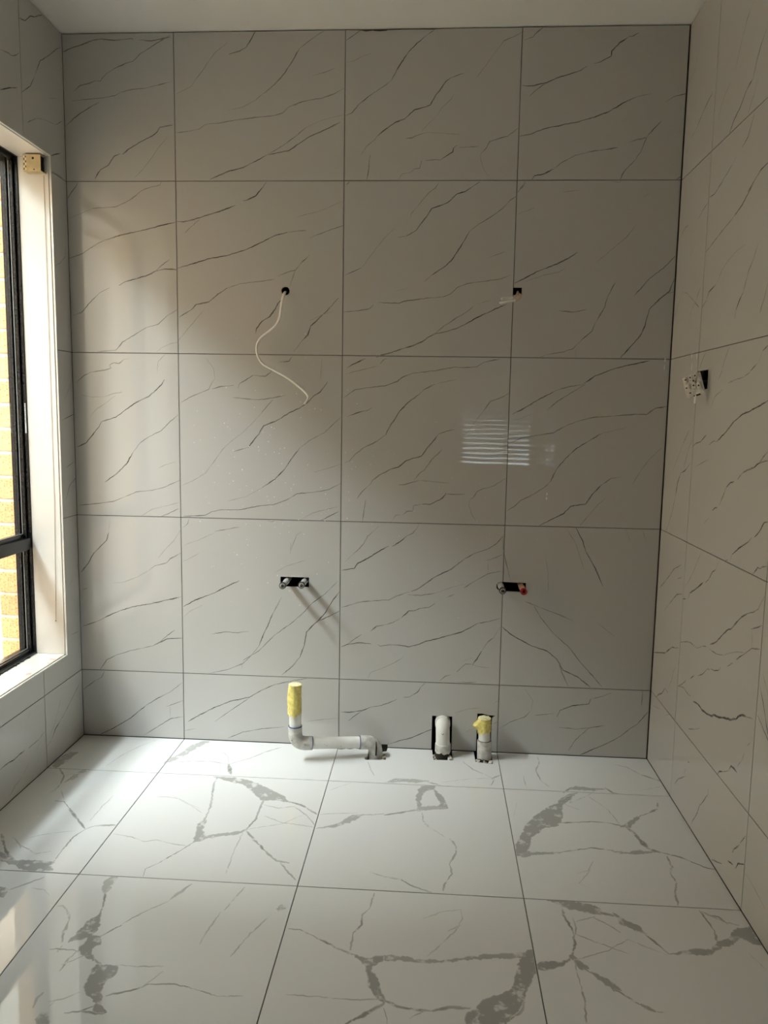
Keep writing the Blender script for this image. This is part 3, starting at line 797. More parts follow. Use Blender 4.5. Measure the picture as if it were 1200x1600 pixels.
 'floor': '''L4.2,0.65:-201 -258 -181 -163 -143 -75 -102 -18
P0,0.7:-397 -265 -402 -218 -394 -199 -378 -156 -349 -153 -354 -195 -356 -240 -363 -262 -368 -288
P0,0.5:-284 -341 -277 -309 -265 -292 -252 -301 -263 -327 -266 -356 -281 -372
L8.4,1:-357 -286 -311 -344 -295 -402
L5.25,0.78:-311 -344 -279 -316 -263 -297
L5.25,0.65:-295 -402 -294 -447 -304 -470
L6.3,0.91:-289 -389 -280 -358 -271 -333
L5.25,1:-261 -514 -228 -517 -193 -555
L9.45,1:-193 -555 -160 -592 -119 -637 -88 -672
L3.15,0.65:-233 -507 -271 -445
L12.6,0.975:-5 -641 -35 -646 -62 -652
L7.35,0.975:-58 -650 -74 -659 -86 -675
L5.25,0.91:-86 -675 -101 -718 -101 -779 -97 -852
L4.2,0.52:-94 -625 -93 -535 -87 -460
L3.15,0.52:-236 -740 -184 -708 -108 -683
P0,0.8:-271 -815 -242 -825 -202 -854 -169 -847 -130 -850 -95 -852 -103 -868 -79 -889 -125 -896 -169 -890 -194 -869 -223 -867 -251 -850
L9.45,1:-320 -721 -280 -778 -255 -810 -237 -833
L5.25,0.78:-236 -774 -196 -796 -167 -815 -129 -798
L4.2,0.65:-278 -735 -250 -758 -223 -790
L8.4,0.91:-176 -981 -149 -983 -131 -967 -109 -944 -86 -920
P0,0.8:-181 -972 -167 -978 -149 -997 -150 -1011 -157 -1014
L4.2,0.65:-94 -971 -58 -975 -32 -1000
P0,0.65:-6 -218 -1 -167 14 -157 30 -114 46 -50 83 -8 104 -14 76 -67 53 -112 46 -146 24 -186
L5.25,0.91:35 -201 88 -185 158 -183 227 -197
L4.2,0.52:227 -197 208 -138 167 -86
L6.3,0.845:227 -197 290 -143 336 -83 387 -35
L14.7,0.91:227 -197 257 -280
P0,0.75:200 -296 271 -301 331 -316 396 -357 460 -407 496 -453 446 -441 399 -446 361 -394 315 -342 243 -320
L9.45,0.975:489 -448 534 -464 595 -520
L8.4,0.91:215 -299 216 -351 226 -396 249 -502 253 -563
P0,0.75:241 -614 259 -582 265 -647 283 -682 260 -716 253 -672
L10.5,0.91:253 -563 254 -617
P0,0.7:260 -714 282 -677 335 -657 380 -642 400 -625 374 -659 329 -672 287 -694
L9.45,0.91:396 -629 411 -567 408 -508 409 -445
L6.3,0.91:260 -714 233 -764 192 -833
L5.25,0.78:192 -833 170 -858 177 -896
L9.45,1:397 -635 440 -694 479 -741
L10.5,0.91:479 -741 521 -787 559 -794
L6.3,0.78:532 -794 563 -838 591 -873
L4.2,0.78:9 -690 67 -702 115 -724 149 -712 202 -728 242 -735
L4.2,0.52:46 -458 88 -454 132 -461 190 -508 232 -545
L3.15,0.39:105 -442 163 -490 218 -516
L4.2,0.65:432 -546 494 -579 597 -597
L4.2,0.65:396 -629 496 -588 555 -524
L4.2,0.52:390 -645 388 -733 395 -861
L5.25,0.65:416 -476 467 -492 516 -477 566 -533 600 -588
P0,0.6:86 -948 84 -923 94 -905 111 -902 107 -946 109 -976 100 -974
L6.3,0.91:105 -971 122 -1026 128 -1058
P0,0.85:130 -1052 139 -1089 146 -1112 143 -1142 122 -1156 98 -1169 105 -1128 112 -1091
P0,0.85:140 -1154 143 -1142 166 -1141 173 -1168 163 -1186 168 -1208 190 -1225 163 -1213 132 -1194 139 -1174
L10.5,1:185 -1220 208 -1236
P0,0.85:197 -1237 246 -1238 252 -1263 238 -1289 243 -1318 257 -1354 277 -1372 267 -1380 250 -1373 245 -1346 216 -1325 202 -1307 198 -1273 196 -1253
L5.25,0.91:163 -1144 199 -1096
L5.25,0.78:198 -1093 235 -1042 283 -992
L10.5,0.65:282 -988 297 -957 318 -915
L4.2,0.78:240 -1233 292 -1234 350 -1229
L6.3,0.975:258 -1328 319 -1302 338 -1286
L5.25,0.975:338 -1286 397 -1281 452 -1295 499 -1310
L4.2,0.65:499 -1310 553 -1303
L5.25,0.585:462 -916 433 -1018
L5.25,0.52:427 -1025 412 -1113 410 -1148
L5.25,0.585:551 -1033 519 -1103 493 -1185
P0,0.6:562 -1000 574 -983 587 -998 572 -1010
L5.25,0.52:320 -1307 355 -1244
L9.45,0.78:9 -1039 20 -1036 41 -1053 63 -1086
L7.35,0.78:63 -1086 69 -1119 75 -1148 85 -1170
L5.25,0.78:91 -1181 90 -1204
L6.3,0.975:66 -1195 123 -1193 138 -1199
L6.3,0.91:133 -1196 125 -1228 124 -1264
L5.25,0.78:157 -1209 134 -1232 118 -1244
L4.2,0.65:144 -1355 173 -1343 199 -1322
L6.3,0.91:192 -1382 223 -1375 244 -1360
L8.4,1:223 -1375 259 -1379 275 -1375
P0,0.7:141 -1404 146 -1386 159 -1385 174 -1414 154 -1416
L8.4,0.78:122 -1375 115 -1348 120 -1329
L4.2,0.52:152 -1372 157 -1353
L9.45,0.91:617 -601 672 -571 704 -543
P0,0.7:603 -606 663 -578 706 -515 745 -506 701 -559 664 -587
L7.35,0.975:726 -510 766 -506 806 -496
L4.2,0.65:605 -519 664 -507 724 -498
L4.2,0.65:723 -126 738 -190 755 -238
L4.2,0.39:614 -358 682 -294
L5.25,0.65:787 -817 828 -836
L6.3,0.91:608 -1074 639 -1075 691 -1106
L8.4,0.975:691 -1106 741 -1136 785 -1157
P0,0.8:780 -1155 812 -1162 848 -1152 849 -1165 823 -1186 817 -1220 806 -1184
P0,0.85:815 -1199 831 -1213 840 -1238 847 -1266 857 -1280 858 -1298 837 -1279 821 -1249
L5.25,0.78:807 -911 800 -979
L6.3,0.78:800 -979 782 -1006 786 -1044 769 -1075 768 -1139
L10.5,0.975:858 -1298 826 -1328 782 -1363
L4.2,0.65:642 -1291 719 -1292 795 -1294 857 -1286
L5.25,0.78:1067 -91 1105 -153 1169 -214
L10.5,0.91:1163 -222 1179 -204 1199 -187
L5.25,0.78:1174 -221 1159 -270
P0,0.6:792 -283 834 -250 896 -249 946 -256 902 -272 858 -272
L8.4,0.78:935 -262 990 -287
L4.2,0.52:990 -263 1079 -230 1158 -215
P0,0.7:919 -301 962 -287 968 -305 930 -339 917 -395 924 -433 911 -443 906 -375
P0,0.75:957 -297 973 -335 994 -366 1009 -442 968 -450 989 -414 973 -368
P0,0.6:911 -443 957 -430 1004 -434 1004 -446 957 -453 912 -467
L10.5,0.91:916 -459 856 -485 806 -504
L5.25,0.65:927 -478 930 -528
L8.4,0.845:930 -528 948 -564
L3.15,0.52:948 -564 996 -615
L7.35,0.78:1011 -623 1029 -665 1028 -699 1008 -758
L6.3,0.845:1008 -758 1014 -804 994 -851 989 -887
L7.35,0.78:828 -836 872 -844 908 -873 959 -897
P0,0.7:848 -1148 882 -1149 923 -1157 982 -1156 1042 -1139 1103 -1124 1179 -1112 1181 -1127 1102 -1135 1042 -1145 982 -1163 923 -1164 879 -1162 849 -1165
P0,0.85:1165 -1137 1187 -1100 1199 -1099 1198 -1134 1193 -1177 1182 -1208 1164 -1239 1157 -1268 1144 -1297 1129 -1311 1114 -1335 1031 -1342 1036 -1315 1063 -1290 1071 -1271 1107 -1255 1137 -1232 1150 -1191
L9.45,0.975:857 -1289 886 -1305 927 -1311 961 -1312
L12.6,0.975:961 -1312 995 -1299 1043 -1296
L8.4,1:1125 -1321 1151 -1296 1161 -1268
L4.2,0.52:1033 -958 1036 -996 1027 -1022
L5.25,0.52:1031 -1022 999 -1049
L4.2,0.455:1031 -1022 991 -1085 949 -1145
L4.2,0.39:936 -1008 984 -975 1033 -961
L4.2,0.78:859 -1312 868 -1355
L4.2,0.78:914 -1338 947 -1309
L4.2,0.78:1349 -22 1349 -63
L6.3,0.78:1349 -63 1327 -144 1335 -217
L3.15,0.65:1335 -217 1361 -267
L5.25,0.65:1612 -55 1663 -79 1696 -132
L8.4,0.91:1696 -132 1750 -176 1793 -179
L3.15,0.52:1664 -256 1762 -211
L4.2,0.52:1277 -186 1278 -275
L3.15,0.52:1216 -471 1234 -386
P0,0.8:1442 -296 1392 -338 1375 -368 1330 -409 1284 -464 1250 -522 1208 -639 1200 -700 1221 -693 1240 -654 1258 -590 1302 -536 1350 -513 1367 -466 1378 -393
L9.45,0.975:1374 -355 1412 -314 1447 -295
L8.4,0.91:1398 -300 1432 -260 1471 -251
P0,0.7:1424 -275 1450 -249 1492 -254 1546 -256 1511 -271 1468 -270
L9.45,0.91:1547 -249 1567 -283 1597 -289
L7.35,0.975:1356 -501 1407 -492 1458 -483 1507 -486 1553 -501
P0,0.75:1539 -508 1573 -476 1608 -437 1616 -442 1579 -491 1565 -511
L6.3,0.91:1613 -437 1655 -408
L10.5,0.91:1655 -408 1688 -380
L8.4,0.78:1690 -374 1700 -337
L14.7,0.975:1555 -501 1569 -534
L16.8,1:1568 -519 1582 -578 1593 -624
L12.6,0.975:1589 -621 1624 -644
P0,0.7:1204 -684 1237 -674 1283 -674 1340 -665 1320 -677 1263 -685 1216 -703
L7.35,0.975:1340 -665 1428 -636 1491 -644
P0,0.7:1478 -642 1526 -651 1567 -637 1612 -640 1562 -654 1506 -660
L7.35,0.975:1621 -639 1678 -664 1726 -708 1756 -718
L7.35,0.845:1638 -659 1635 -716 1621 -748
L6.3,0.845:1621 -748 1625 -793 1607 -838 1599 -894
L4.2,0.65:1387 -371 1404 -391 1432 -409
L4.2,0.52:1480 -319 1525 -400 1543 -498
L4.2,0.455:1428 -313 1408 -369 1482 -307 1511 -271
L4.2,0.52:1419 -704 1396 -754 1358 -773
L4.2,0.455:1401 -753 1358 -818 1380 -837
P0,0.8:1259 -900 1302 -900 1351 -906 1385 -916 1400 -945 1367 -948 1329 -934 1305 -934 1287 -915
L14.7,0.975:1377 -938 1422 -952
P0,0.8:1421 -939 1450 -970 1475 -995 1485 -1016 1463 -1010 1435 -984
L7.35,0.975:1481 -1016 1504 -1057 1519 -1087
L8.4,0.975:1293 -919 1295 -967 1306 -1022
L7.35,0.975:1306 -1022 1303 -1069 1285 -1121
P0,0.8:1519 -1087 1560 -1072 1593 -1061 1633 -1065 1616 -1081 1579 -1081
P0,0.8:1621 -1066 1652 -1033 1690 -1010 1705 -984 1757 -967 1754 -1016 1758 -1032 1732 -1029 1712 -1012 1680 -1039 1643 -1057
L6.3,0.975:1647 -910 1650 -935 1657 -985
L9.45,0.975:1657 -985 1650 -1027
L5.25,0.845:1650 -913 1692 -951 1727 -963
L6.3,0.78:1661 -928 1687 -932 1700 -963
P0,0.85:1206 -1144 1235 -1136 1264 -1137 1287 -1118 1263 -1145 1224 -1162 1205 -1164
P0,0.8:1282 -1116 1291 -1110 1319 -1153 1304 -1157
L9.45,0.975:1305 -1152 1324 -1168
P0,0.8:1322 -1161 1350 -1179 1377 -1216 1363 -1217 1335 -1185
L8.4,0.975:1364 -1212 1386 -1234 1408 -1256
L12.6,0.975:1409 -1254 1437 -1274
L8.4,0.78:1437 -1274 1461 -1272
L4.2,0.78:1295 -1126 1377 -1086 1437 -1040
L4.2,0.78:1312 -1033 1346 -1054 1424 -1093
L4.2,0.78:1291 -1126 1291 -1209
L5.25,0.78:1291 -1209 1291 -1257 1281 -1321
L5.25,0.78:1315 -969 1316 -1009 1309 -1034
L5.25,0.78:1320 -984 1372 -960
L5.25,0.715:1364 -961 1398 -989 1423 -1018
L4.2,0.65:1433 -1040 1472 -1066 1514 -1090
L3.15,0.52:1710 -1068 1731 -1125''',
}

RNG = random.Random(11)
def wob(x, seed): return mnoise.noise(Vector((x, seed*7.31, seed*1.77)))
def parse(surface):
    out = []
    for k, ln in enumerate(VEINS[surface].split('\n')):
        head, body = ln.split(':'); w, a = map(float, head[1:].split(','))
        n = [int(q)/1000 for q in body.split()]
        pts = list(zip(n[0::2], n[1::2])); closed = head[0] == 'P'
        # fine jagged run of a natural vein, the same on every side it is seen from
        fine = []; s = 0.0
        amp = 0.0012 if surface != 'floor' else 0.0022
        if closed: amp = 0.005
        segs = list(zip(pts, pts[1:] + ([pts[0]] if closed else [])))
        if not closed: segs = list(zip(pts, pts[1:]))
        for (x0, y0), (x1, y1) in segs:
            d = math.hypot(x1-x0, y1-y0)
            if d < 1e-5: continue
            m = max(1, int(d/0.005)); nx, ny = -(y1-y0)/d, (x1-x0)/d
            for i in range(m):
                t = i/m; q = s+d*t
                o = amp*(wob(q*90, k+1)+0.7*wob(q*260, k+40))
                fine.append((x0+(x1-x0)*t+nx*o, y0+(y1-y0)*t+ny*o))
            s += d
        if not closed: fine.append(pts[-1])
        out.append((closed, w/1000, a, fine, k))
    return out
PARSED = {k: parse(k) for k in VEINS}

def add_veins(mb, surface, to3, flip, poly, holes, att, du=0.0, dv=0.0):
    us = [p[0] for p in poly]; vs_ = [p[1] for p in poly]; r = (min(us)+.0009, min(vs_)+.0009, max(us)-.0009, max(vs_)-.0009)
    isrect = len(poly) == 4 and not holes
    inner = inset(poly, .0009); inh = [inset(h, .0009) for h in holes]
    ok = lambda p: r[0] <= p[0] <= r[2] and r[1] <= p[1] <= r[3] and (isrect or (inside(p, inner) and not any(inside(p, h) for h in inh)))
    for closed, w, a, pts, k in PARSED[surface]:
        if du or dv: pts = [(p[0]+du, p[1]+dv) for p in pts]
        h = 0.00004 + 0.0000006*k
        if closed:
            c = clip_rect(pts, r)
            if len(c) < 3: continue
            if area2(c) < 0: c = list(reversed(c))
            if abs(area2(c)) < 2e-6: continue
            try: q, tr = tess([c])
            except Exception: continue
            mb.add([to3(u, v, h) for u, v in q], [tuple(reversed(t)) if flip else t for t in tr], 1); att += [a]*len(q)
            closed, w, a, pts, k, h = False, .0062, a*.95, pts+[pts[0]], k+300, .000028 + .00000003*k
        runs = []; cur = []; n = len(pts)
        for i, p in enumerate(pts):
            o = ok(p)
            if i and o != ok(pts[i-1]):
                lo, hi = (pts[i-1], p) if o else (p, pts[i-1])   # lo outside, hi inside
                for _ in range(7):
                    m = ((lo[0]+hi[0])/2, (lo[1]+hi[1])/2)
                    if ok(m): hi = m
                    else: lo = m
                if o: cur = [(hi, i-.5)]
                else:
                    cur.append((hi, i-.5)); runs.append(cur); cur = []
            if o: cur.append((p, i))
        if cur: runs.append(cur)
        for run in runs:
            run = [q for j, q in enumerate(run) if j == 0 or math.dist(q[0], run[j-1][0]) > 3e-4]
            if len(run) < 2: continue
            base = len(mb.v); vs = []; fs = []; m = len(run)
            for j, (p, i) in enumerate(run):
                b, c = run[max(j-1, 0)][0], run[min(j+1, m-1)][0]
                d = math.hypot(c[0]-b[0], c[1]-b[1]) or 1e-6; nx, ny = -(c[1]-b[1])/d, (c[0]-b[0])/d
                e = min(1.0, .55+.45*min(i, n-1-i)/4.0)
                wd = w*e*(0.85+.55*wob(i*.21, k+3))*.60; al = a*(0.88+.5*wob(i*.13, k+17))*min(1, .5+.5*e)
                for sg, aa in ((-1, .0), (-.45, 1), (.45, 1), (1, .0)):
                    u, v = p[0]+nx*wd*sg, p[1]+ny*wd*sg
                    u = min(max(u, r[0]), r[2]); v = min(max(v, r[1]), r[3])
                    vs.append(to3(u, v, h)); att.append(max(0, min(1, al))*aa)
            for j in range(m-1):
                for s in range(3):
                    q = (j*4+s, (j+1)*4+s, (j+1)*4+s+1, j*4+s+1)     # clockwise in (u,v)
                    fs.append(q if flip else tuple(reversed(q)))
            mb.add(vs, fs, 1)

def make_tile(surface, to3, flip, poly, holes, mats, parent, tilt=True, donor=None):
    mb = MB(); slab(mb, to3, flip, poly, holes, 0.0, -0.009, cham=0.0004, edge=2)
    nb = len(mb.v); att = []
    if donor: add_veins(mb, donor[0], to3, flip, poly, holes, att, donor[1], donor[2])     # same print as another tile of the batch
    else: add_veins(mb, surface, to3, flip, poly, holes, att)
    us = [p[0] for p in poly]; vs = [p[1] for p in poly]
    c = to3((min(us)+max(us))/2, (min(vs)+max(vs))/2, 0)
    o = mb.build('tile', mats, parent, origin=c)
    at = o.data.attributes.new('vein', 'FLOAT', 'POINT')
    at.data.foreach_set('value', [0.0]*nb + att)
    if tilt:
        n = Vector(to3(0, 0, 1)) - Vector(to3(0, 0, 0))
        ang = RNG.uniform(-1, 1)*0.0007; ax = Vector((RNG.uniform(-1, 1), RNG.uniform(-1, 1), RNG.uniform(-1, 1)))
        ax = (ax - n*ax.dot(n)).normalized()
        o.rotation_mode = 'QUATERNION'; o.rotation_quaternion = Matrix.Rotation(ang, 3, ax).to_quaternion()
    return o
T_BACK = lambda u, v, h: (u, -h, v)
T_RIGHT = lambda u, v, h: (XR-h, u, v)
T_LEFT = lambda u, v, h: (XL+h, u, v)
T_FLOOR = lambda u, v, h: (u, v, h)

# ------------------------------------------------------------------ the shell
circ = lambda cx, cz, r, n=28: [(cx+r*math.cos(-2*math.pi*i/n), cz+r*math.sin(-2*math.pi*i/n)) for i in range(n)]
def cw(p): return p if area2(p) < 0 else list(reversed(p))
TAP_L = cw(rect(0.375, 0.612, 0.483, 0.650))
CABLE_HOLE = circ(0.393, 1.689, 0.0150)
E_ = 0.003
# back wall: backing sheet with the plumber's holes, and the stud cavity behind it
mb = MB()
outl = [(XL-.02, -0.12), (0.945, -0.12), (0.945, 0.137), (1.035, 0.137), (1.035, -0.12), (1.11, -0.12), (1.11, 0.152), (1.192, 0.152), (1.192, -0.12),
        (XR+.02, -0.12), (XR+.02, H), (XL-.02, H)]
slab(mb, T_BACK, False, outl, [cw(rect(0.370, .607, .488, .655)), circ(.393, 1.689, .017), cw(rect(1.170, .610, 1.292, .660)), cw(rect(1.192, 1.672, 1.236, 1.712))], -0.0092, -0.021)
mb.box((XL-.02, .115, -.12), (XR+.02, .135, H), 1)
mb.box((XL-.02, .021, H-.02), (XR+.02, .115, H), 1); mb.box((XL-.02, .021, -.12), (XL, .115, H-.02), 1); mb.box((XR, .021, -.12), (XR+.02, .115, H-.02), 1); mb.box((XL, .021, -.12), (XR, .115, -.11), 1)
wall_back = mb.build('wall_back', [M_BOARD, M_DARK], kind='structure')
for ci in range(4):
    for ri in range(5):
        u0 = XCOL[ci]+(GAP if ci else .0012); u1 = XCOL[ci+1]-(GAP if ci < 3 else .0042)
        v0 = ZROW[ri]+(GAP if ri else .0030); v1 = ZROW[ri+1]-(GAP if ri < 4 else .0040)
        poly = rect(u0, v0, u1, v1); holes = []
        if (ci, ri) == (2, 0):
            poly = [(u0, v0), (.764, v0), (.764, .013), (.787, .013), (.787, v0), (.953, v0), (.953, .134), (1.029, .134), (1.029, v0), (1.121, v0),
                    (1.122, .149), (1.140, .150), (1.162, .144), (1.188, .143), (1.178, .134), (1.176, .05), (1.176, v0), (u1, v0), (u1, v1), (u0, v1)]
        if (ci, ri) == (1, 1): holes = [TAP_L]
        if (ci, ri) == (1, 3): holes = [CABLE_HOLE]
        if (ci, ri) == (2, 1): poly = [(u0, v0), (u1, v0), (u1, .621), (1.185, .623), (1.177, .631), (1.177, .645), (1.185, .653), (u1, .655), (u1, v1), (u0, v1)]
        if (ci, ri) == (3, 1): poly = [(u0, v0), (u1, v0), (u1, v1), (u0, v1), (u0, .655), (1.284, .653), (1.285, .618), (u0, .620)]
        if (ci, ri) == (3, 3): poly = [(u0, v0), (u1, v0), (u1, v1), (u0, v1), (u0, 1.706), (1.230, 1.706), (1.229, 1.680), (u0, 1.680)]
        if ri == 4 and ci == 2:   # chipped cut edge under the ceiling
            poly = [(u0, v0), (u1, v0), (u1, v1)] + [(x, v1-d) for x, d in ((.92, 0), (.90, .0015), (.80, .001), (.745, .0015), (.74, .004), (.72, .0055), (.70, .004), (.695, .002), (.67, .0055), (.655, .002), (.64, .001))] + [(u0, v1)]
        make_tile('back', T_BACK, False, poly, holes, M_WALL, wall_back)
def grout(name_parent, segs):
    g = MB()
    for a, b in segs: g.box(a, b)
    return g.build('grout', M_GROUT, name_parent)
gd0, gd1 = .0014, .0088
segs = [((x-.0009, gd0, .004), (x+.0009, gd1, H-.006)) for x in (0.0, .6)]
segs += [((1.2-.0009, gd0, .004), (1.2+.0009, gd1, .618)), ((1.2-.0009, gd0, .658), (1.2+.0009, gd1, 1.677)), ((1.2-.0009, gd0, 1.709), (1.2+.0009, gd1, H-.006))]
segs += [((XCOL[c]+.003, gd0, z-.0009), (XCOL[c+1]-.003, gd1, z+.0009)) for z in ZROW[1:5] for c in range(4)]
grout(wall_back, segs)

# floor: concrete with box-outs for the wastes, tiles on it
NOTCH = [(.712, .787, -.111), (.955, 1.031, -.086), (1.113, 1.179, -.101)]
mb = MB()
fo = [(XL-.02, YF-.02), (XR+.02, YF-.02), (XR+.02, .02)]
for a, b, d in reversed(NOTCH): fo += [(b+.006, .02), (b+.006, d-.006), (a-.006, d-.006), (a-.006, .02)]
fo += [(XL-.02, .02)]
slab(mb, T_FLOOR, False, fo, [], -.0092, -.10)
mb.box((XL-.02, YF-.02, -.13), (XR+.02, .10, -.1005), 1)
floor = mb.build('floor', [M_BOARD, M_DARK], kind='structure')
for ci in range(4):
    for ri in range(6):
        u0 = XCOL[ci]+(GAP if ci else .0012); u1 = XCOL[ci+1]-(GAP if ci < 3 else .0012)
        v1 = YROW[ri]-(GAP if ri else .0004); v0 = YROW[ri+1]+(GAP if ri < 5 else 0)
        poly = rect(u0, v0, u1, v1)
        if (ci, ri) == (2, 0):
            poly = [(u0, v0), (u1, v0), (u1, v1)]
            poly += [(1.179, v1), (1.1785, -.05), (1.177, -.101), (1.115, -.087), (1.113, v1)]
            poly += [(1.031, v1), (1.0305, -.084), (.961, -.086), (.956, v1)]
            poly += [(.787, v1), (.785, -.030), (.770, -.036), (.772, -.052), (.783, -.06), (.779, -.080), (.787, -.090), (.787, -.104), (.713, -.111), (.708, -.098), (.718, -.085), (.716, v1)]
            poly += [(u0, v1)]
        make_tile('floor', T_FLOOR, False, poly, [], M_FLOOR, floor, donor=None if ri < 3 else ('floor', XCOL[ci]-XCOL[(ci+2) % 3], YROW[ri]-YROW[1]))
segs = [((x-.0009, YF, -.0088), (x+.0009, -.003, -.0014)) for x in (0.0, .6, 1.2)]
segs += [((XCOL[c]+.003, y-.0009, -.0088), (XCOL[c+1]-.003, y+.0009, -.0014)) for y in YROW[1:6] for c in range(4)]
grout(floor, segs)

# right wall
HOLE_R = (-.291, -.386, 1.345, 1.407)
mb = MB()
slab(mb, T_RIGHT, True, rect(YF-.02, -.02, .0085, H), [cw(rect(-.392, 1.339, -.285, 1.413))], -.0092, -.021)
mb.box((XR+.095, YF-.02, -.02), (XR+.11, .0085, H), 1); mb.box((XR+.021, YF-.02, -.02), (XR+.095, .0085, -.01), 1); mb.box((XR+.021, -.002, -.01), (XR+.095, .0085, H-.011), 1); mb.box((XR+.021, YF-.02, -.01), (XR+.095, YF-.01, H-.011), 1)
mb.box((XR+.021, -.43, 1.30), (XR+.095, -.42, 1.45), 1); mb.box((XR+.021, -.26, 1.30), (XR+.095, -.25, 1.45), 1)
mb.box((XR+.021, -.42, 1.30), (XR+.095, -.26, 1.31), 1); mb.box((XR+.021, -.42, 1.44), (XR+.095, -.26, 1.45), 1)
mb.box((XR+.06, YF-.02, H-.01), (XR+.095, -.0005, H), 1)
wall_right = mb.build('wall_right', [M_BOARD, M_DARK], kind='structure')
for ci in range(6):
    for ri in range(5):
        u1 = YROW[ci]-(GAP if ci else .0008); u0 = YROW[ci+1]+(GAP if ci < 5 else 0)
        v0 = ZROW[ri]+(GAP if ri else .0020); v1 = ZROW[ri+1]-(GAP if ri < 4 else .0020)
        poly = rect(u0, v0, u1, v1)
        if (ci, ri) == (1, 2): poly = [(u0, v0), (u1, v0), (u1, HOLE_R[2]), (HOLE_R[1], HOLE_R[2]+.004), (HOLE_R[1], HOLE_R[3]), (u1, HOLE_R[3]), (u1, v1), (u0, v1)]
        make_tile('right', T_RIGHT, True, poly, [], M_WALL, wall_right, donor=None if ci < 2 else ('back', YROW[ci+1]-XCOL[1+ci % 2], 0.0))
segs = []
for y in YROW[1:6]:
    zs = [(.004, 1.342), (1.410, H-.004)] if y == YROW[1] else [(.004, H-.004)]
    segs += [((XR+gd0, y-.0009, a), (XR+gd1, y+.0009, b)) for a, b in zs]
segs += [((XR+gd0, YROW[c+1]+.003, z-.0009), (XR+gd1, YROW[c]-.003, z+.0009)) for z in ZROW[1:5] for c in range(6)]
grout(wall_right, segs)

# left wall with the window opening
def minus(r, o):
    u0, v0, u1, v1 = r; a0, b0, a1, b1 = o
    a0, a1, b0, b1 = max(a0, u0), min(a1, u1), max(b0, v0), min(b1, v1)
    if a0 >= a1 or b0 >= b1: return [rect(*r)]
    fu, fv = (a0 <= u0 and a1 >= u1), (b0 <= v0 and b1 >= v1)
    if fu and fv: return []
    if fu: return [rect(*q) for q in ((u0, v0, u1, b0), (u0, b1, u1, v1)) if q[3]-q[1] > .004]
    if fv: return [rect(*q) for q in ((u0, v0, a0, v1), (a1, v0, u1, v1)) if q[2]-q[0] > .004]
    L_ = a0 <= u0; B_ = b0 <= v0
    if L_ and B_: return [[(a1, v0), (u1, v0), (u1, v1), (u0, v1), (u0, b1), (a1, b1)]]
    if L_ and not B_: return [[(u0, v0), (u1, v0), (u1, v1), (a1, v1), (a1, b0), (u0, b0)]]
    if not L_ and B_: return [[(u0, v0), (a0, v0), (a0, b1), (u1, b1), (u1, v1), (u0, v1)]]
    return [[(u0, v0), (u1, v0), (u1, b0), (a0, b0), (a0, v1), (u0, v1)]]
mb = MB()
slab(mb, T_LEFT, False, rect(YF-.02, -.02, .0085, H), [cw(rect(WIN_Y1-.0065, WIN_Z0-.0065, WIN_Y0+.0065, WIN_Z1+.0065))], -.0092, -.110)
wall_left = mb.build('wall_left', [M_BOARD], kind='structure')
OPN = (WIN_Y1-.0085, WIN_Z0-.0085, WIN_Y0+.0085, WIN_Z1+.0085)
for ci in range(6):
    for ri in range(5):
        u1 = YROW[ci]-(GAP if ci else .0008); u0 = YROW[ci+1]+(GAP if ci < 5 else 0)
        v0 = ZROW[ri]+(GAP if ri else .0020); v1 = ZROW[ri+1]-(GAP if ri < 4 else .0025)
        for poly in minus((u0, v0, u1, v1), OPN): make_tile('left', T_LEFT, False, poly, [], M_WALL, wall_left, donor=None if ci < 2 else ('back', YROW[ci+1]-XCOL[2-ci % 2], 0.0))
segs = []
for y in YROW[1:6]:
    zs = [(.004, OPN[1]-.001), (OPN[3]+.001, H-.004)] if OPN[0] < y < OPN[2] else [(.004, H-.004)]
    segs += [((XL-gd0, y-.0009, a), (XL-gd1, y+.0009, b)) for a, b in zs]
for z in ZROW[1:5]:
    for c in range(6):
        a, b = YROW[c+1]+.003, YROW[c]-.003
        if OPN[1] < z < OPN[3]:
            if a < OPN[2] and b > OPN[2]: a = OPN[2]+.001
            elif a < OPN[0] < b: b = OPN[0]-.001
            elif OPN[0] <= a and b <= OPN[2]: continue
        segs.append(((XL-gd0, a, z-.0009), (XL-gd1, b, z+.0009)))
grout(wall_left, segs)

# ceiling, and the end of the room behind the viewpoint
mb = MB(); mb.box((XL-.14, YF-.14, H), (XR+.14, .135, H+.06)); mb.build('ceiling', M_CEIL, kind='structure')
DX0, DX1, DZ = 0.93, 1.70, 2.08
mb = MB(); mb.box((XL-.02, YF-.12, -.02), (DX0, YF-.021, H)); mb.box((DX0, YF-.12, DZ), (DX1, YF-.021, H)); mb.box((DX1, YF-.12, -.02), (XR+.14, YF-.021, H))
mb.build('wall_front', M_PAINT, kind='structure')
mb = MB(); mb.box((DX0-.06, YF-.021, 0), (DX0, YF-.006, DZ+.06)); mb.box((DX1, YF-.021, 0), (DX1+.05, YF-.006, DZ+.06)); mb.box((DX0, YF-.021, DZ), (DX1, YF-.006, DZ+.06))
mb.build('trim_2', M_PAINT, kind='structure')
YH = -5.86
mb = MB(); mb.box((XL-.02, YH-.1, -.12), (2.75, YF-.121, -.005)); mb.build('floor_hall', M_CONC, kind='structure')
mb = MB(); mb.box((XL-.12, YH-.1, H), (2.85, YF-.141, H+.06)); mb.build('ceiling_hall', M_CEIL, kind='structure')
mb = MB(); mb.box((XL-.12, YH-.1, -.12), (XL-.02, YF-.121, H)); mb.build('wall_hall_left', M_PAINT, kind='structure')
mb = MB(); mb.box((2.75, YH-.1, -.12), (2.85, YF-.121, H)); mb.box((XR+.141, YF-.12, -.02), (2.75, YF-.021, H)); mb.build('wall_hall_right', M_PAINT, kind='structure')
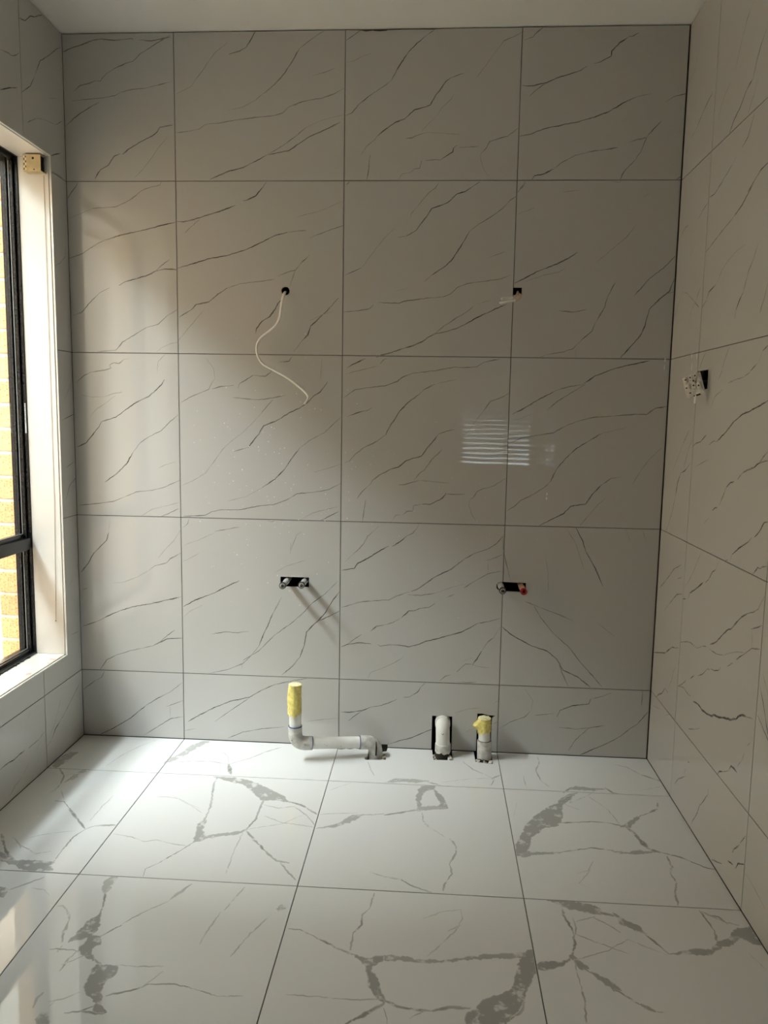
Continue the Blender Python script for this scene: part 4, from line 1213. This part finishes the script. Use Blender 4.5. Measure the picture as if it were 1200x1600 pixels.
BX0, BX1, BZ0, BZ1 = 1.22, 2.20, .70, 2.02
mb = MB(); mb.box((XL-.02, YH-.1, -.12), (BX0, YH, H)); mb.box((BX1, YH-.1, -.12), (2.75, YH, H)); mb.box((BX0, YH-.1, -.12), (BX1, YH, BZ0)); mb.box((BX0, YH-.1, BZ1), (BX1, YH, H))
mb.build('wall_hall_rear', M_PAINT, kind='structure')
w2 = thing('window_2', (0, 0, 0), kind='structure')
mb = MB()
for a, b in (((BX0, BZ0), (BX0+.03, BZ1)), ((BX1-.03, BZ0), (BX1, BZ1)), ((BX0+.03, BZ0), (BX1-.03, BZ0+.03)), ((BX0+.03, BZ1-.03), (BX1-.03, BZ1)), ((1.695, BZ0+.03), (1.725, BZ1-.03))):
    mb.box((a[0], YH-.085, a[1]), (b[0], YH-.045, b[1]))
mb.build('frame', M_FRAME, w2)
mb = MB(); mb.box((BX0+.03, YH-.068, BZ0+.03), (BX1-.03, YH-.063, BZ1-.03)); mb.build('glass_pane', M_GLASS, w2)
bl = thing('venetian_blind', (1.71, YH-.02, BZ1), 'grey horizontal slat blind on the hall window, seen only mirrored in the wall tiles', 'blind')
mb = MB(); mb.box((BX0+.006, YH-.040, BZ1-.075), (BX1-.006, YH-.002, BZ1)); mb.build('head_rail', M_SLAT, bl, origin=(1.71, YH-.02, BZ1))
sl = None
for k in range(24):
    z = BZ0+.03+k*.052
    gap = (.008 - .00055*k) if k < 11 else (.0006 if k < 23 else .002)
    tlt = math.asin(min(1, (.052-gap)/.0512))
    if k == 0:
        q = MB(); n = 8
        for i in range(n): pass
        q.box((BX0+.012, -.0256, -.0012), (BX1-.012, .0256, .0012)); sl = q.build('slat', M_SLAT, bl)
        o = sl
    else:
        o = sl.copy(); COL.objects.link(o); o.parent = bl
    o.location = (-1.71, 0, z-BZ1); o.rotation_euler = (tlt, 0, 0)

# ------------------------------------------------------------------ outside: brick veneer, neighbour's wall, eaves
wo = MB()
BY0, BY1, BZB, BZT = WIN_Y0-.010, WIN_Y1+.010, WIN_Z0-.03, WIN_Z1+.02
X0, X1 = -.632, -.566
wo.box((X0+.004, BY0+.004, -.3), (X1, .5, 2.52)); wo.box((X0+.004, -6.2, -.3), (X1, BY1-.004, 2.52))
wo.box((X0+.004, BY1-.004, -.3), (X1, BY0+.004, BZB-.03)); wo.box((X0+.004, BY1-.004, BZT), (X1, BY0+.004, 2.52))
outer = wo.build('wall_outer', M_MORTAR, kind='structure')
R2 = random.Random(5); protob = None
def brick_obj(loc, size):
    bm_ = MB(); bm_.box([-s/2 for s in size], [s/2 for s in size], bev=.003)
    o = bm_.build('brick', M_BRICK, outer); o.location = loc; return o
for side in (0, 1):
    zc = .3685; k = 0
    base = None
    while zc < 2.16:
        yc = (BY0+.0545) if side == 0 else (BY1-.0545)
        ln = .110
        loc = ((X0+X1)/2-.003, yc+R2.uniform(-.001, .001), zc+R2.uniform(-.0008, .0008))
        if base is None: o = base = brick_obj(loc, (X1-X0+.006, ln, .076))
        else:
            o = base.copy(); COL.objects.link(o); o.parent = outer; o.location = loc
        zc += .086; k += 1
# sloping sill of bricks on edge
base = None; y = BY0-.045
while y > BY1:
    loc = (X0+.022, y, BZB-.047)
    if base is None: base = o = brick_obj(loc, (.110, .076, .07))
    else:
        o = base.copy(); COL.objects.link(o); o.parent = outer; o.location = loc
    o.rotation_euler = (0, -.28, 0); y -= .086
mb = MB(); mb.box((-2.25, -7.5, -.3), (-2.12, 4.0, 2.88)); mb.build('wall_neighbour', M_BRICKFAR, kind='structure')
mb = MB(); mb.box((-2.6, -7.5, -.4), (-.633, 4.0, -.3)); mb.build('ground_path', M_CONC, kind='structure')
mb = MB(); mb.box((-.95, -7.5, 2.52), (-.50, 2.0, 2.53)); mb.box((-.97, -7.5, 2.50), (-.95, 2.0, 2.68)); mb.build('eave', M_EAVE, kind='structure')
mb = MB()
_pr = [(-2.15, 2.86), (-1.75, 2.86), (-1.75, 3.00), (-2.15, 3.17), (-4, 3.9), (-4, 2.86)]
mb.add([(x, -7.5, z) for x, z in _pr]+[(x, 4.0, z) for x, z in _pr],
       [(0, 1, 7, 6), (1, 2, 8, 7), (2, 3, 9, 8), (3, 4, 10, 9), (4, 5, 11, 10), (5, 0, 6, 11), (5, 4, 3, 2, 1, 0), (6, 7, 8, 9, 10, 11)])
mb.build('eave_neighbour', M_EAVE, kind='structure')

# ------------------------------------------------------------------ window
w1 = thing('window_1', (0, 0, 0), kind='structure')
FX0, FX1 = -.513, -.566          # inner and outer face of the black frame
y0, y1, z0, z1 = WIN_Y0, WIN_Y1, WIN_Z0, WIN_Z1
def jamb(ya, sg):
    m = MB()
    m.box((FX0, ya+sg*.012, z0-.004), (-.526, ya-sg*.004, z1+.004), bev=.0012)
    m.box((-.526, ya+sg*.012, z0-.004), (-.545, ya-sg*.014, z1+.004), bev=.0012)
    m.box((-.545, ya+sg*.012, z0-.004), (FX1, ya-sg*.020, z1+.004), bev=.0012)
    return m.build('frame_jamb', M_FRAME, w1)
jamb(y0, 1); jamb(y1, -1)
m = MB(); m.box((FX0, y1, z1+.012), (-.526, y0, z1-.004)); m.box((-.526, y1, z1+.012), (FX1, y0, z1-.018)); m.build('frame_head', M_FRAME, w1)
m = MB(); m.box((FX0+.001, y1, z0-.03), (-.528, y0, z0+.008), bev=.001); m.box((-.528, y1, z0-.03), (FX1, y0, z0+.020), bev=.001); m.build('frame_sill', M_FRAME, w1)
m = MB(); m.box((-.515, y1+.003, .751), (-.534, y0-.003, .792), bev=.0015); m.box((-.534, y1+.003, .745), (FX1+.004, y0-.003, .806), bev=.0015); m.build('transom', M_FRAME, w1)
for (za, zb) in ((z0+.020, .745), (.806, z1-.018)):
    m = MB(); m.box((-.545, y1+.014, za), (-.550, y0-.014, zb)); m.build('glass_pane', M_GLASS, w1)
    m = MB()
    m.box((-.5375, y0-.0145, za), (-.5405, y0-.0165, zb)); m.box((-.5375, y1+.0145, za), (-.5405, y1+.0165, zb))
    m.box((-.5375, y1+.0145, za-.0), (-.5405, y0-.0145, za+.003))
    m.build('glazing_bead', M_BEAD, w1)
m = MB(); m.box((XL-.0065, y0, z0), (FX0+.0005, y0+.006, z1), bev=.0008); m.build('jamb_lining', M_GLOSS, w1)
m = MB(); m.box((XL-.0065, y1, z0), (FX0+.0005, y1-.006, z1), bev=.0008); m.build('jamb_lining', M_GLOSS, w1)
m = MB(); m.box((XL-.0065, y1, z1), (FX0+.0005, y0, z1+.006), bev=.0008); m.build('head_lining', M_GLOSS, w1)
m = MB(); m.box((XL-.0065, y1, z0-.006), (FX0+.0005, y0, z0), bev=.0008); m.build('sill_board', M_GLOSS, w1)
m = MB()
rs = random.Random(3)
for cx, cy, rx, ry in ((-.426, -.181, .008, .004), (-.413, -.183, .007, .003), (-.414, -.224, .008, .003), (-.423, -.344, .009, .005), (-.408, -.15, .004, .003)):
    pts = [(cx+rx*math.cos(t*.785)*rs.uniform(.6, 1.2), cy+ry*2.2*math.sin(t*.785)*rs.uniform(.6, 1.2), z0+.0003) for t in range(8)]
    m.add(pts, [tuple(range(8))])
m.build('pink_smear', M_PINK, w1, kind='stuff')
m = MB()
for i in range(60):
    yy = -rs.uniform(.17, .40); xx = -.511+rs.uniform(-.004, .004); r = rs.uniform(.0008, .0022)
    m.box((xx-r, yy-r, z0+.0002), (xx+r, yy+r, z0+r*1.4))
m.build('sill_grit', M_MUD, w1, kind='stuff')
m = MB(); m.box((-.5155, y0-.0045, 1.170), (-.5205, y0-.0041, 1.276)); stk = m.build('sticker', M_STICK, w1)
m = MB()
for i in range(14):
    zz = 1.205+i*.005
    m.box((-.5165, y0-.0048, zz), (-.5195 if i % 3 else -.518, y0-.0046, zz+.0018))
m.build('sticker_print', M_MUD, stk, kind='stuff')
# slim trim round the tiled edge of the opening
m = MB(); e0, e1 = .0032, .0078
tx0, tx1 = XL+.0012, XL-.009
m.box((tx0, y0+e0, z0-e1), (tx1, y0+e1, z1+e1)); m.box((tx0, y1-e1, z0-e1), (tx1, y1-e0, z1+e1))
m.box((tx0, y1-e0, z1+e0), (tx1, y0+e0, z1+e1)); m.box((tx0, y1-e0, z0-e1), (tx1, y0+e0, z0-e0))
m.build('trim_1', M_TRIM, kind='structure')

# ------------------------------------------------------------------ blind bracket on the jamb
bo = (-.445, y0, 2.085)
br = thing('blind_bracket', bo, 'small cream metal box bracket screwed high on the window reveal', 'bracket')
fx0, fx1, fz0, fz1, fy = -.476, -.414, 2.056, 2.109, y0-.034
m = MB(); m.box((fx0, fy, fz0), (fx1, fy-.0012, fz1)); fp = m.build('face_plate', M_BRACK, br, origin=bo)
m = MB(); m.box((fx0, fy+.0001, fz0), (fx0+.0012, y0-.0003, fz1)); m.box((fx0+.0012, fy+.0001, fz1-.0012), (fx1, y0-.0003, fz1))
m.box((fx0+.0012, fy+.0001, fz0), (fx1, y0-.0003, fz0+.0012)); m.build('side_flange', M_BRACK, br, origin=bo)
m = MB(); m.box((fx1-.006, fy+.002, fz0+.002), (fx1-.0045, y0-.002, fz1-.002)); m.build('inner_clip', M_FRAME, br, origin=bo)
m = MB(); m.tube([(-.440, fy-.0014, 2.097), (-.440, fy-.0011, 2.097)], .0042, 14); m.build('screw_hole', M_MUD, fp, origin=bo)
m = MB(); m.tube([(-.437, fy-.0014, 2.0605), (-.437, fy-.0011, 2.0605)], .0025, 10); m.build('screw_hole', M_MUD, fp, origin=bo)
m = MB()
for i in range(6):
    for j in range(2):
        m.box((fx0+.003+j*.006, fy-.0013, fz0+.004+i*.008), (fx0+.0062+j*.006, fy-.0011, fz0+.0085+i*.008), mi=(i+j) % 2)
m.build('punched_slots', [M_MUD, M_SPECK], fp, origin=bo, kind='stuff')
# string down the reveal
so = (-.424, y0-.002, 1.0)
st = thing('hanging_string', so, 'thin tan string hanging down the cream window reveal with a knot at its end', 'string')
m = MB(); m.tube([(-.4215, y0-.0016, 2.05), (-.4225, y0-.0016, 1.566), (-.424, y0-.0016, .935), (-.434, y0-.0016, .490)], .0007, 6); m.build('cord', M_STRING, st, origin=so)
bm = bmesh.new(); bmesh.ops.create_icosphere(bm, subdivisions=2, radius=.0026)
m = MB(); m.bm(bm, 0, Matrix.Translation((-.4345, y0-.0030, .486)), True); bm.free(); m.build('knot', M_STRING, st, origin=so)

# ------------------------------------------------------------------ waste pipes
def arc(c, a, b, n=10):
    """quarter bend from direction a to direction b about corner c"""
    return None
def bend(p0, corner, p1, r, n=10):
    """path p0 -> rounded corner -> p1"""
    p0, c, p1 = Vector(p0), Vector(corner), Vector(p1)
    d0 = (p0-c).normalized(); d1 = (p1-c).normalized()
    a, b = c+d0*r, c+d1*r; out = [p0]
    for i in range(n+1):
        t = i/n; out.append((a*(1-t)**2 + c*2*t*(1-t) + b*t*t))
    return out+[p1]
def speck_on(m, pts, r=.0016):
    for p in pts:
        bm_ = bmesh.new(); bmesh.ops.create_icosphere(bm_, subdivisions=1, radius=r)
        m.bm(bm_, 0, Matrix.Translation(p)); bm_.free()
def tape(name, c, r, za, zb, parent, origin, seed, flap=0.0):
    """crumpled tape wound over a pipe end, ragged along its lower edge"""
    m = MB(); n = 40; rows = 12; vs = []; fs = []
    for j in range(rows+1):
        t = j/rows
        for k in range(n):
            th = 2*math.pi*k/n
            low = zb + .022*wob(k*.35, seed) + .014*wob(k*1.1, seed+2)
            z = za + (low-za)*t
            cr = .0024*wob(k*.8, seed+5+j*.12) + .0016*wob(j*.9+k*.2, seed+8)
            rr = r*1.03 + max(-.0002, .0008+cr) + .0065*t*max(0, wob(k*.35, seed+11)) + .0016*abs(wob(k*.9, seed+13))
            rr += flap*max(0, math.cos(th-math.pi*1.05))**6*math.exp(-((t-.45)/.22)**2)
            vs.append((c[0]+rr*math.cos(th), c[1]+rr*math.sin(th), z+.003*wob(k*.5, seed+21)*(1-t)))
    for j in range(rows):
        for k in range(n):
            fs.append((j*n+k, (j+1)*n+k, (j+1)*n+(k+1) % n, j*n+(k+1) % n))
    m.add(vs, fs, 0, True)
    top = [vs[k] for k in range(n)]; cen = (c[0], c[1], za+.002)
    mid = [(c[0]+(v[0]-c[0])*.55, c[1]+(v[1]-c[1])*.55, za+.004+.004*wob(k*.7, seed+31)) for k, v in enumerate(top)]
    m.add(top+mid+[cen], [(k, (k+1) % n, n+(k+1) % n, n+k) for k in range(n)] + [(n+k, n+(k+1) % n, 2*n) for k in range(n)], 1, True)
    return m.build(name, [M_TAPE, M_TAPEL], parent, origin=origin)

R40, RS = .0215, .0252
# left pipe: riser, bend, run along the wall, bend into the floor
A = Vector((.4575, -.145, .285)); B = Vector((.4585, -.145, .0665)); Cc = Vector((.746, -.0740, .0525)); Dn = Vector((.748, -.0740, -.06))
wp = thing('waste_pipe', tuple(B), 'white L-shaped plastic waste pipe lying along the wall, its upright end wrapped in yellow tape', 'pipe')
ob = tuple(B); run = (Cc-B).normalized()
m = MB(); m.tube([A, B+Vector((0, 0, .050))], R40, 28); riser1 = m.build('riser', M_PVC, wp, origin=ob)
m = MB(); m.tube(bend(B+Vector((0, 0, .064)), B, B+run*.060, .040, 12), RS, 28); elbow1 = m.build('elbow', M_PVCG, wp, origin=ob)
m = MB(); m.tube([B+run*.050, Cc-run*.045], R40*1.0, 28); m.build('horizontal_run', M_PVC, wp, origin=ob)
m = MB(); m.tube(bend(Cc-run*.058, Cc, Dn, .036, 12), RS, 28); elbow2 = m.build('elbow', M_PVCG, wp, origin=ob)
for p, d, el in ((B+Vector((0, 0, .0645)), Vector((0, 0, .0022)), elbow1), (B+run*.0605, run*.0018, elbow1), (Cc-run*.0585, -run*.0022, elbow2)):
    m = MB(); m.tube([p, p+d], RS*.985, 28); m.build('primer_ring', M_PRIMER, el, origin=ob, label='blue solvent ring')
tag(tape('tape_wrap', (A.x, A.y), R40, A.z+.003, .176, riser1, ob, 4, 0.004), 'crumpled yellow tape')
m = MB()
speck_on(m, [B+run*.110+Vector((0, -.0205, .003)), B+run*.118+Vector((0, -.0208, -.001)), B+run*.066+Vector((0, -.0205, .004)), B+run*.17+Vector((0, -.02, -.006)), B+Vector((-.008, -.0235, .02)), Cc-run*.046+Vector((0, -.024, .004)), B+run*.04+Vector((.0, -.025, .004))], .0018)
m.build('dirt_spots', M_MUD, wp, origin=ob, kind='stuff')
m = MB()
for t0, t1 in ((.155, .185), (.19, .215), (.225, .25)):
    m.tube([B+run*t0+Vector((0, -.009, -.0195)), B+run*((t0+t1)/2)+Vector((0, -.010, -.0186)), B+run*t1+Vector((0, -.009, -.0195))], [.0008, .0024, .0008], 8)
m.tube([Cc+Vector((.004, -.0245, .012)), Cc+Vector((.005, -.0255, -.01)), Cc+Vector((.004, -.0255, -.04))], [.0012, .003, .003], 8)
m.build('mud_streaks', M_MUD, wp, origin=ob, kind='stuff')

# middle pipe: bend coming out of the wall and down into the floor
o2 = (.9955, -.045, .0)
wp2 = thing('waste_pipe', o2, 'off-white plastic elbow pipe curving from a black wall notch down into the floor', 'pipe')
m = MB(); m.tube(bend((.993, .075, .112), (.993, -.046, .112), (.9955, -.046, .02), .052, 14), .0258, 30); m.build('elbow', M_PVC, wp2, origin=o2)
m = MB(); m.tube([(.9955, -.046, .046), (.9955, -.046, -.05)], .0292, 30); sock2 = m.build('socket', M_PVCG, wp2, origin=o2)
m = MB(); m.tube([(.9955, -.046, .0462), (.9955, -.046, .0485)], .0278, 30); m.build('cement_ring', M_PVC, sock2, origin=o2)
m = MB(); m.tube([(.993, .012, .110), (.993, -.016, .108)], .0285, 30); m.build('socket', M_PVC, wp2, origin=o2)
m = MB(); m.tube([(.989, -.0712, .094), (.993, -.0722, .0905), (.997, -.0712, .095)], .0010, 6); m.build('pen_mark', M_MUD, wp2, origin=o2)

def mudband(name, c, r, z0, z1, parent, origin, seed):
    m = MB(); n = 36
    vs = [(c[0]+(r+.0006*wob(k*.9, seed+3))*math.cos(2*math.pi*k/n), c[1]+(r+.0006*wob(k*.9, seed+3))*math.sin(2*math.pi*k/n), z) for z in (z0, None) for k in range(n)]
    vs = [(x, y, z if z is not None else z1+.009*wob(k*.55, seed)+.004*wob(k*1.7, seed+1)) for k, (x, y, z) in enumerate(vs)]
    m.add(vs, [(k, (k+1) % n, n+(k+1) % n, n+k) for k in range(n)], 0, True)
    return m.build(name, M_MUD, parent, origin=origin)
mudband('mud_band', (.9955, -.046), .0298, -.05, .017, sock2, o2, 3)

# right pipe: short upright stub wrapped in yellow tape
o3 = (1.149, -.052, .0)
wp3 = thing('waste_pipe', o3, 'short upright white plastic pipe stub in the floor, capped with crumpled yellow tape', 'pipe')
m = MB(); m.tube([(1.1455, -.050, .150), (1.148, -.052, .04)], R40, 28); riser3 = m.build('riser', M_PVC, wp3, origin=o3)
m = MB(); m.tube([(1.1475, -.052, .068), (1.150, -.052, -.06)], [.0262, .0262], 28); sock3 = m.build('socket', M_PVCG, wp3, origin=o3)
m = MB(); m.tube([(1.1475, -.052, .0682), (1.1475, -.052, .0702)], .0245, 28); m.build('cement_ring', M_BEAD, sock3, origin=o3)
mudband('mud_band', (1.1495, -.052), .0268, -.06, .002, sock3, o3, 6)
tape('tape_wrap', (1.1457, -.050), R40, .1535, .094, riser3, o3, 9, 0.020)
# crumbs of mortar and mud packed round the pipes in the floor notches
rc = random.Random(8)
def crumbs(name, spots, mat, lab, origin):
    m = MB()
    for x, y, z, r in spots:
        bm_ = bmesh.new(); bmesh.ops.create_icosphere(bm_, subdivisions=1, radius=r)
        for v in bm_.verts: v.co *= rc.uniform(.7, 1.25)
        m.bm(bm_, 0, Matrix.Translation((x, y, z))); bm_.free()
    return m.build(name, mat, origin=origin, label=lab, cat='rubble', kind='stuff')
crumbs('mortar_crumbs', [(.779+rc.uniform(-.01, .008), -rc.uniform(.045, .100), rc.uniform(-.008, .0005), rc.uniform(.003, .0065)) for _ in range(26)], M_MORTARB, 'pale mortar crumbs packed beside the L-shaped pipe in its floor notch', (.778, -.07, -.005))
crumbs('mortar_crumbs', [(rc.choice((.968, 1.020, 1.024))+rc.uniform(-.006, .006), -rc.uniform(.055, .083), rc.uniform(-.006, .005), rc.uniform(.0025, .006)) for _ in range(24)], M_MORTARB, 'pale mortar crumbs at the foot of the elbow pipe in the black notch', (.998, -.07, -.005))
crumbs('mortar_crumbs', [(rc.choice((1.125, 1.169, 1.150))+rc.uniform(-.006, .006), -rc.uniform(.074, .094), rc.uniform(-.006, .004), rc.uniform(.0025, .006)) for _ in range(24)], M_MORTARB, 'pale mortar crumbs at the foot of the upright taped stub', (1.148, -.085, -.005))

# ------------------------------------------------------------------ water pipe stubs
def stub(x, z, ln, body, ring, label, dx=0.0):
    og = (x, 0, z)
    t = thing('water_pipe_stub', og, label, 'pipe', None)
    e = Vector((x+dx, -ln, z)); s = Vector((x, .05, z)); d = (e-s).normalized()
    m = MB(); m.tube([s, s+d*.06, s+d*.062, s+d*.075, s+d*.077, e-d*.012], [.0095, .0095, .0112, .0112, .0098, .0098], 22); m.build('pipe_body', body, t, origin=og)
    m = MB(); m.tube([e-d*.016, e-d*.014, e-d*.003, e], [.0108, .0126, .0126, .0116], 24, caps=False)
    m.tube([e, e-d*.0015], [.0116, .0090], 24, caps=False); collar = m.build('threaded_collar', ring, t, origin=og)
    m = MB(); m.tube([e-d*.0014, e-d*.0010, e-d*.0010, e-d*.012], [.0092, .0090, .0062, .0060], 24, caps=False); m.build('plug_face', M_PLATE if ring is M_FITB else M_FITR2, collar, origin=og)
    m = MB(); m.tube([e-d*.0118, e-d*.0060], .0061, 16); m.build('bore', M_MUD, collar, origin=og)
    return t
stub(.401, .636, .095, M_FITW, M_FITB, 'grey capped water pipe stub at the left end of the left wall slot')
stub(.467, .636, .078, M_FITW, M_FITB, 'grey capped water pipe stub at the right end of the left wall slot')
stub(1.191, .643, .100, M_FITW, M_FITB, 'grey capped water pipe stub beside the red one')
stub(1.267, .640, .090, M_FITO, M_FITR, 'water pipe stub closed with a red plug')

# ------------------------------------------------------------------ cables
def spline(pts, per=6):
    P = [Vector(p) for p in pts]; P = [P[0]*2-P[1]] + P + [P[-1]*2-P[-2]]; out = []
    for i in range(1, len(P)-2):
        for k in range(per):
            t = k/per; a, b, c, d = P[i-1], P[i], P[i+1], P[i+2]
            out.append(.5*((2*b)+(c-a)*t+(2*a-5*b+4*c-d)*t*t+(3*b-a-3*c+d)*t**3))
    return out+[P[-2]]
path = spline([(0.3875, 0.03, 1.6904), (0.3906, -0.01, 1.6775), (0.3896, -0.04, 1.6488), (0.387, -0.05, 1.6209), (0.3834, -0.055, 1.5895), (0.3708, -0.06, 1.5624), (0.3462, -0.062, 1.5399), (0.3183, -0.06, 1.5199), (0.3041, -0.058, 1.4978), (0.3012, -0.056, 1.4735), (0.3076, -0.054, 1.4492), (0.3227, -0.05, 1.4273), (0.3542, -0.047, 1.41), (0.3999, -0.045, 1.386), (0.439, -0.045, 1.3595), (0.469, -0.045, 1.3351), (0.4837, -0.05, 1.3172), (0.4837, -0.057, 1.3035), (0.475, -0.066, 1.2897)], 5)
oc = (.393, 0, 1.689)
cb = thing('power_cable', oc, 'long white flat cable hanging in an S-curve from a round hole in the tiles', 'cable')
m = MB(); N = len(path)
tw = [math.radians(8 + 60*min(1, i/N*2.4) - 40*max(0, i/N-.45)*1.8) for i in range(N)]
m.tube(path, .0062, 16, ref=(1, 0, 0), flat=.62, twist=tw); m.build('sheath', M_CABLE, cb, origin=oc)
m = MB(); e = path[-1]; d = (path[-1]-path[-3]).normalized()
for o in (-.002, .002): m.tube([e-d*.002+Vector((o, 0, 0)), e+d*.003+Vector((o, 0, 0))], .0014, 8)
m.build('wire_ends', M_PLATE, cb, origin=oc, kind='stuff')
o4 = (1.215, 0, 1.693)
pa = spline([(1.2184, 0.03, 1.6955), (1.2121, -0.015, 1.6798), (1.1995, -0.035, 1.667), (1.1768, -0.045, 1.6621), (1.1545, -0.05, 1.6591)], 5)
pb = spline([(1.223, 0.03, 1.6893), (1.2246, -0.020, 1.6730), (1.2084, -0.045, 1.6565), (1.1761, -0.057, 1.6497), (1.1487, -0.06, 1.6435)], 5)
for pth, lb in ((pa, 'upper of two short white cables poking left from a small square hole'), (pb, 'lower of two short white cables poking left from a small square hole')):
    c2 = thing('power_cable', o4, lb, 'cable')
    N = len(pth); m = MB(); m.tube(pth[:int(N*.55)+1], .0042, 14, ref=(1, 0, 0), flat=.85); m.build('sheath', M_COPPER, c2, origin=o4)
    m = MB(); m.tube(pth[int(N*.55):], [.0043]*(N-int(N*.55)-1)+[.0036], 14, ref=(0, 0, 1), flat=.9); m.build('bare_end', M_CABLE, c2, origin=o4)

# ------------------------------------------------------------------ loose power outlet on the right wall
oo = Vector((XR-.042, -.392, 1.358))
po = thing('power_outlet', tuple(oo), 'white plastic power outlet dangling tilted from a black hole in the right wall', 'outlet')
nrm = Vector((-.62, -.78, .06)).normalized(); side = Vector((0, 0, 1)).cross(nrm).normalized()   # side: to the right as one faces it
upv = nrm.cross(side).normalized(); an = math.radians(19)
ux = side*math.cos(an) + upv*math.sin(an); uy = upv*math.cos(an) - side*math.sin(an)
FR = Matrix(((ux.x, uy.x, nrm.x, oo.x), (ux.y, uy.y, nrm.y, oo.y), (ux.z, uy.z, nrm.z, oo.z), (0, 0, 0, 1)))
def loc_box(m, a, b, bev=0.0, mi=0):
    t = MB(); t.box(a, b, mi, bev); m.add([(FR @ Vector(v))[:] for v in t.v], t.f, mi)
W_, H_ = .027, .033
m = MB(); loc_box(m, (-W_, -H_, -.006), (W_, H_, .004), .002); m.build('back_plate', M_PLATE, po, origin=tuple(oo))
for (a, b, c, d, hx, hy) in ((-.020, .014, -.012, .030, -.016, .022), (-.006, .016, .004, .031, -.001, .024), (.009, .018, .019, .031, .014, .025), (-.022, -.010, -.010, .006, -.019, -.003),
                             (-.002, -.012, .008, .008, .003, -.002), (.012, -.016, .022, .002, .017, -.007), (-.018, -.026, -.006, -.016, -.012, -.021), (.002, .0095, .010, .0145, .006, .012)):
    m = MB(); loc_box(m, (a, b, .004), (c, d, .0105), .0012); tb = m.build('terminal_block', M_PLATE, po, origin=tuple(oo))
    m = MB(); loc_box(m, (hx-.0021, hy-.0021, .0045), (hx+.0021, hy+.0021, .0109)); m.build('terminal_hole', M_MUD, tb, origin=tuple(oo))
m = MB(); loc_box(m, (-.006, -H_-.0004, -.004), (.014, -H_+.003, .0046)); m.build('entry_slot', M_MUD, po, origin=tuple(oo))
a = FR @ Vector((-.004, -H_, 0))
for k in (-.004, .004):
    m = MB(); m.tube([a+Vector((0, k, .004)), a+Vector((.001, k, -.008)), a+Vector((.001, k, -.022))], .0024, 10); m.build('wire_tail', M_SPECK, po, origin=tuple(oo))
m = MB(); a = FR @ Vector((.006, .006, -.004)); m.tube(spline([a, a+Vector((.02, .010, .004)), (XR+.012, -.345, 1.372), (XR+.06, -.338, 1.38)], 6), .0042, 12, caps=True); m.build('feed_cable', M_FITB, po, origin=tuple(oo))

# ------------------------------------------------------------------ specks of grout and painted-on glints on the tiles
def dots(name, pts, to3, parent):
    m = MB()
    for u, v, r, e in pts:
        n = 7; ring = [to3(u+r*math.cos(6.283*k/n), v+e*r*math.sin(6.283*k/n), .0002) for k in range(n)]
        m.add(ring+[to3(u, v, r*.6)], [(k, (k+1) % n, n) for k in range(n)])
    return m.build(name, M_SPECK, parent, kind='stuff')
rd = random.Random(21); P = []
for i in range(150):
    u = .05+abs(rd.gauss(.30, .17)); v = rd.gauss(.98, .22)
    if u > 1.1 or v < .1 or v > 1.6: continue
    P.append((u, v, rd.uniform(.0007, .0018)*(1 if rd.random() < .8 else 1.3), rd.choice((1, 1, 1.5))))
for i in range(45): P.append((rd.uniform(.62, 1.15), rd.uniform(.1, 1.5), rd.uniform(.0006, .0014), 1))
P += [(1.3455, .982, .0022, 2.5), (1.345, .966, .0030, 2), (1.735, 1.462, .0025, 3), (1.734, 1.437, .0015, 7)]  # tall dashes at the far right: the right wall's glints, their reflection painted on
dots('grout_specks_and_glints', P, T_BACK, wall_back)
dots('grout_specks_and_glints', [(-.223, 1.460, .0026, 3), (-.273, 1.454, .0020, 5), (-.230, 1.425, .0016, 9)], T_RIGHT, wall_right)  # no grout here: bright highlight dashes put on as small white dabs

for o in bpy.data.objects:
    if '_w' in o: del o['_w']
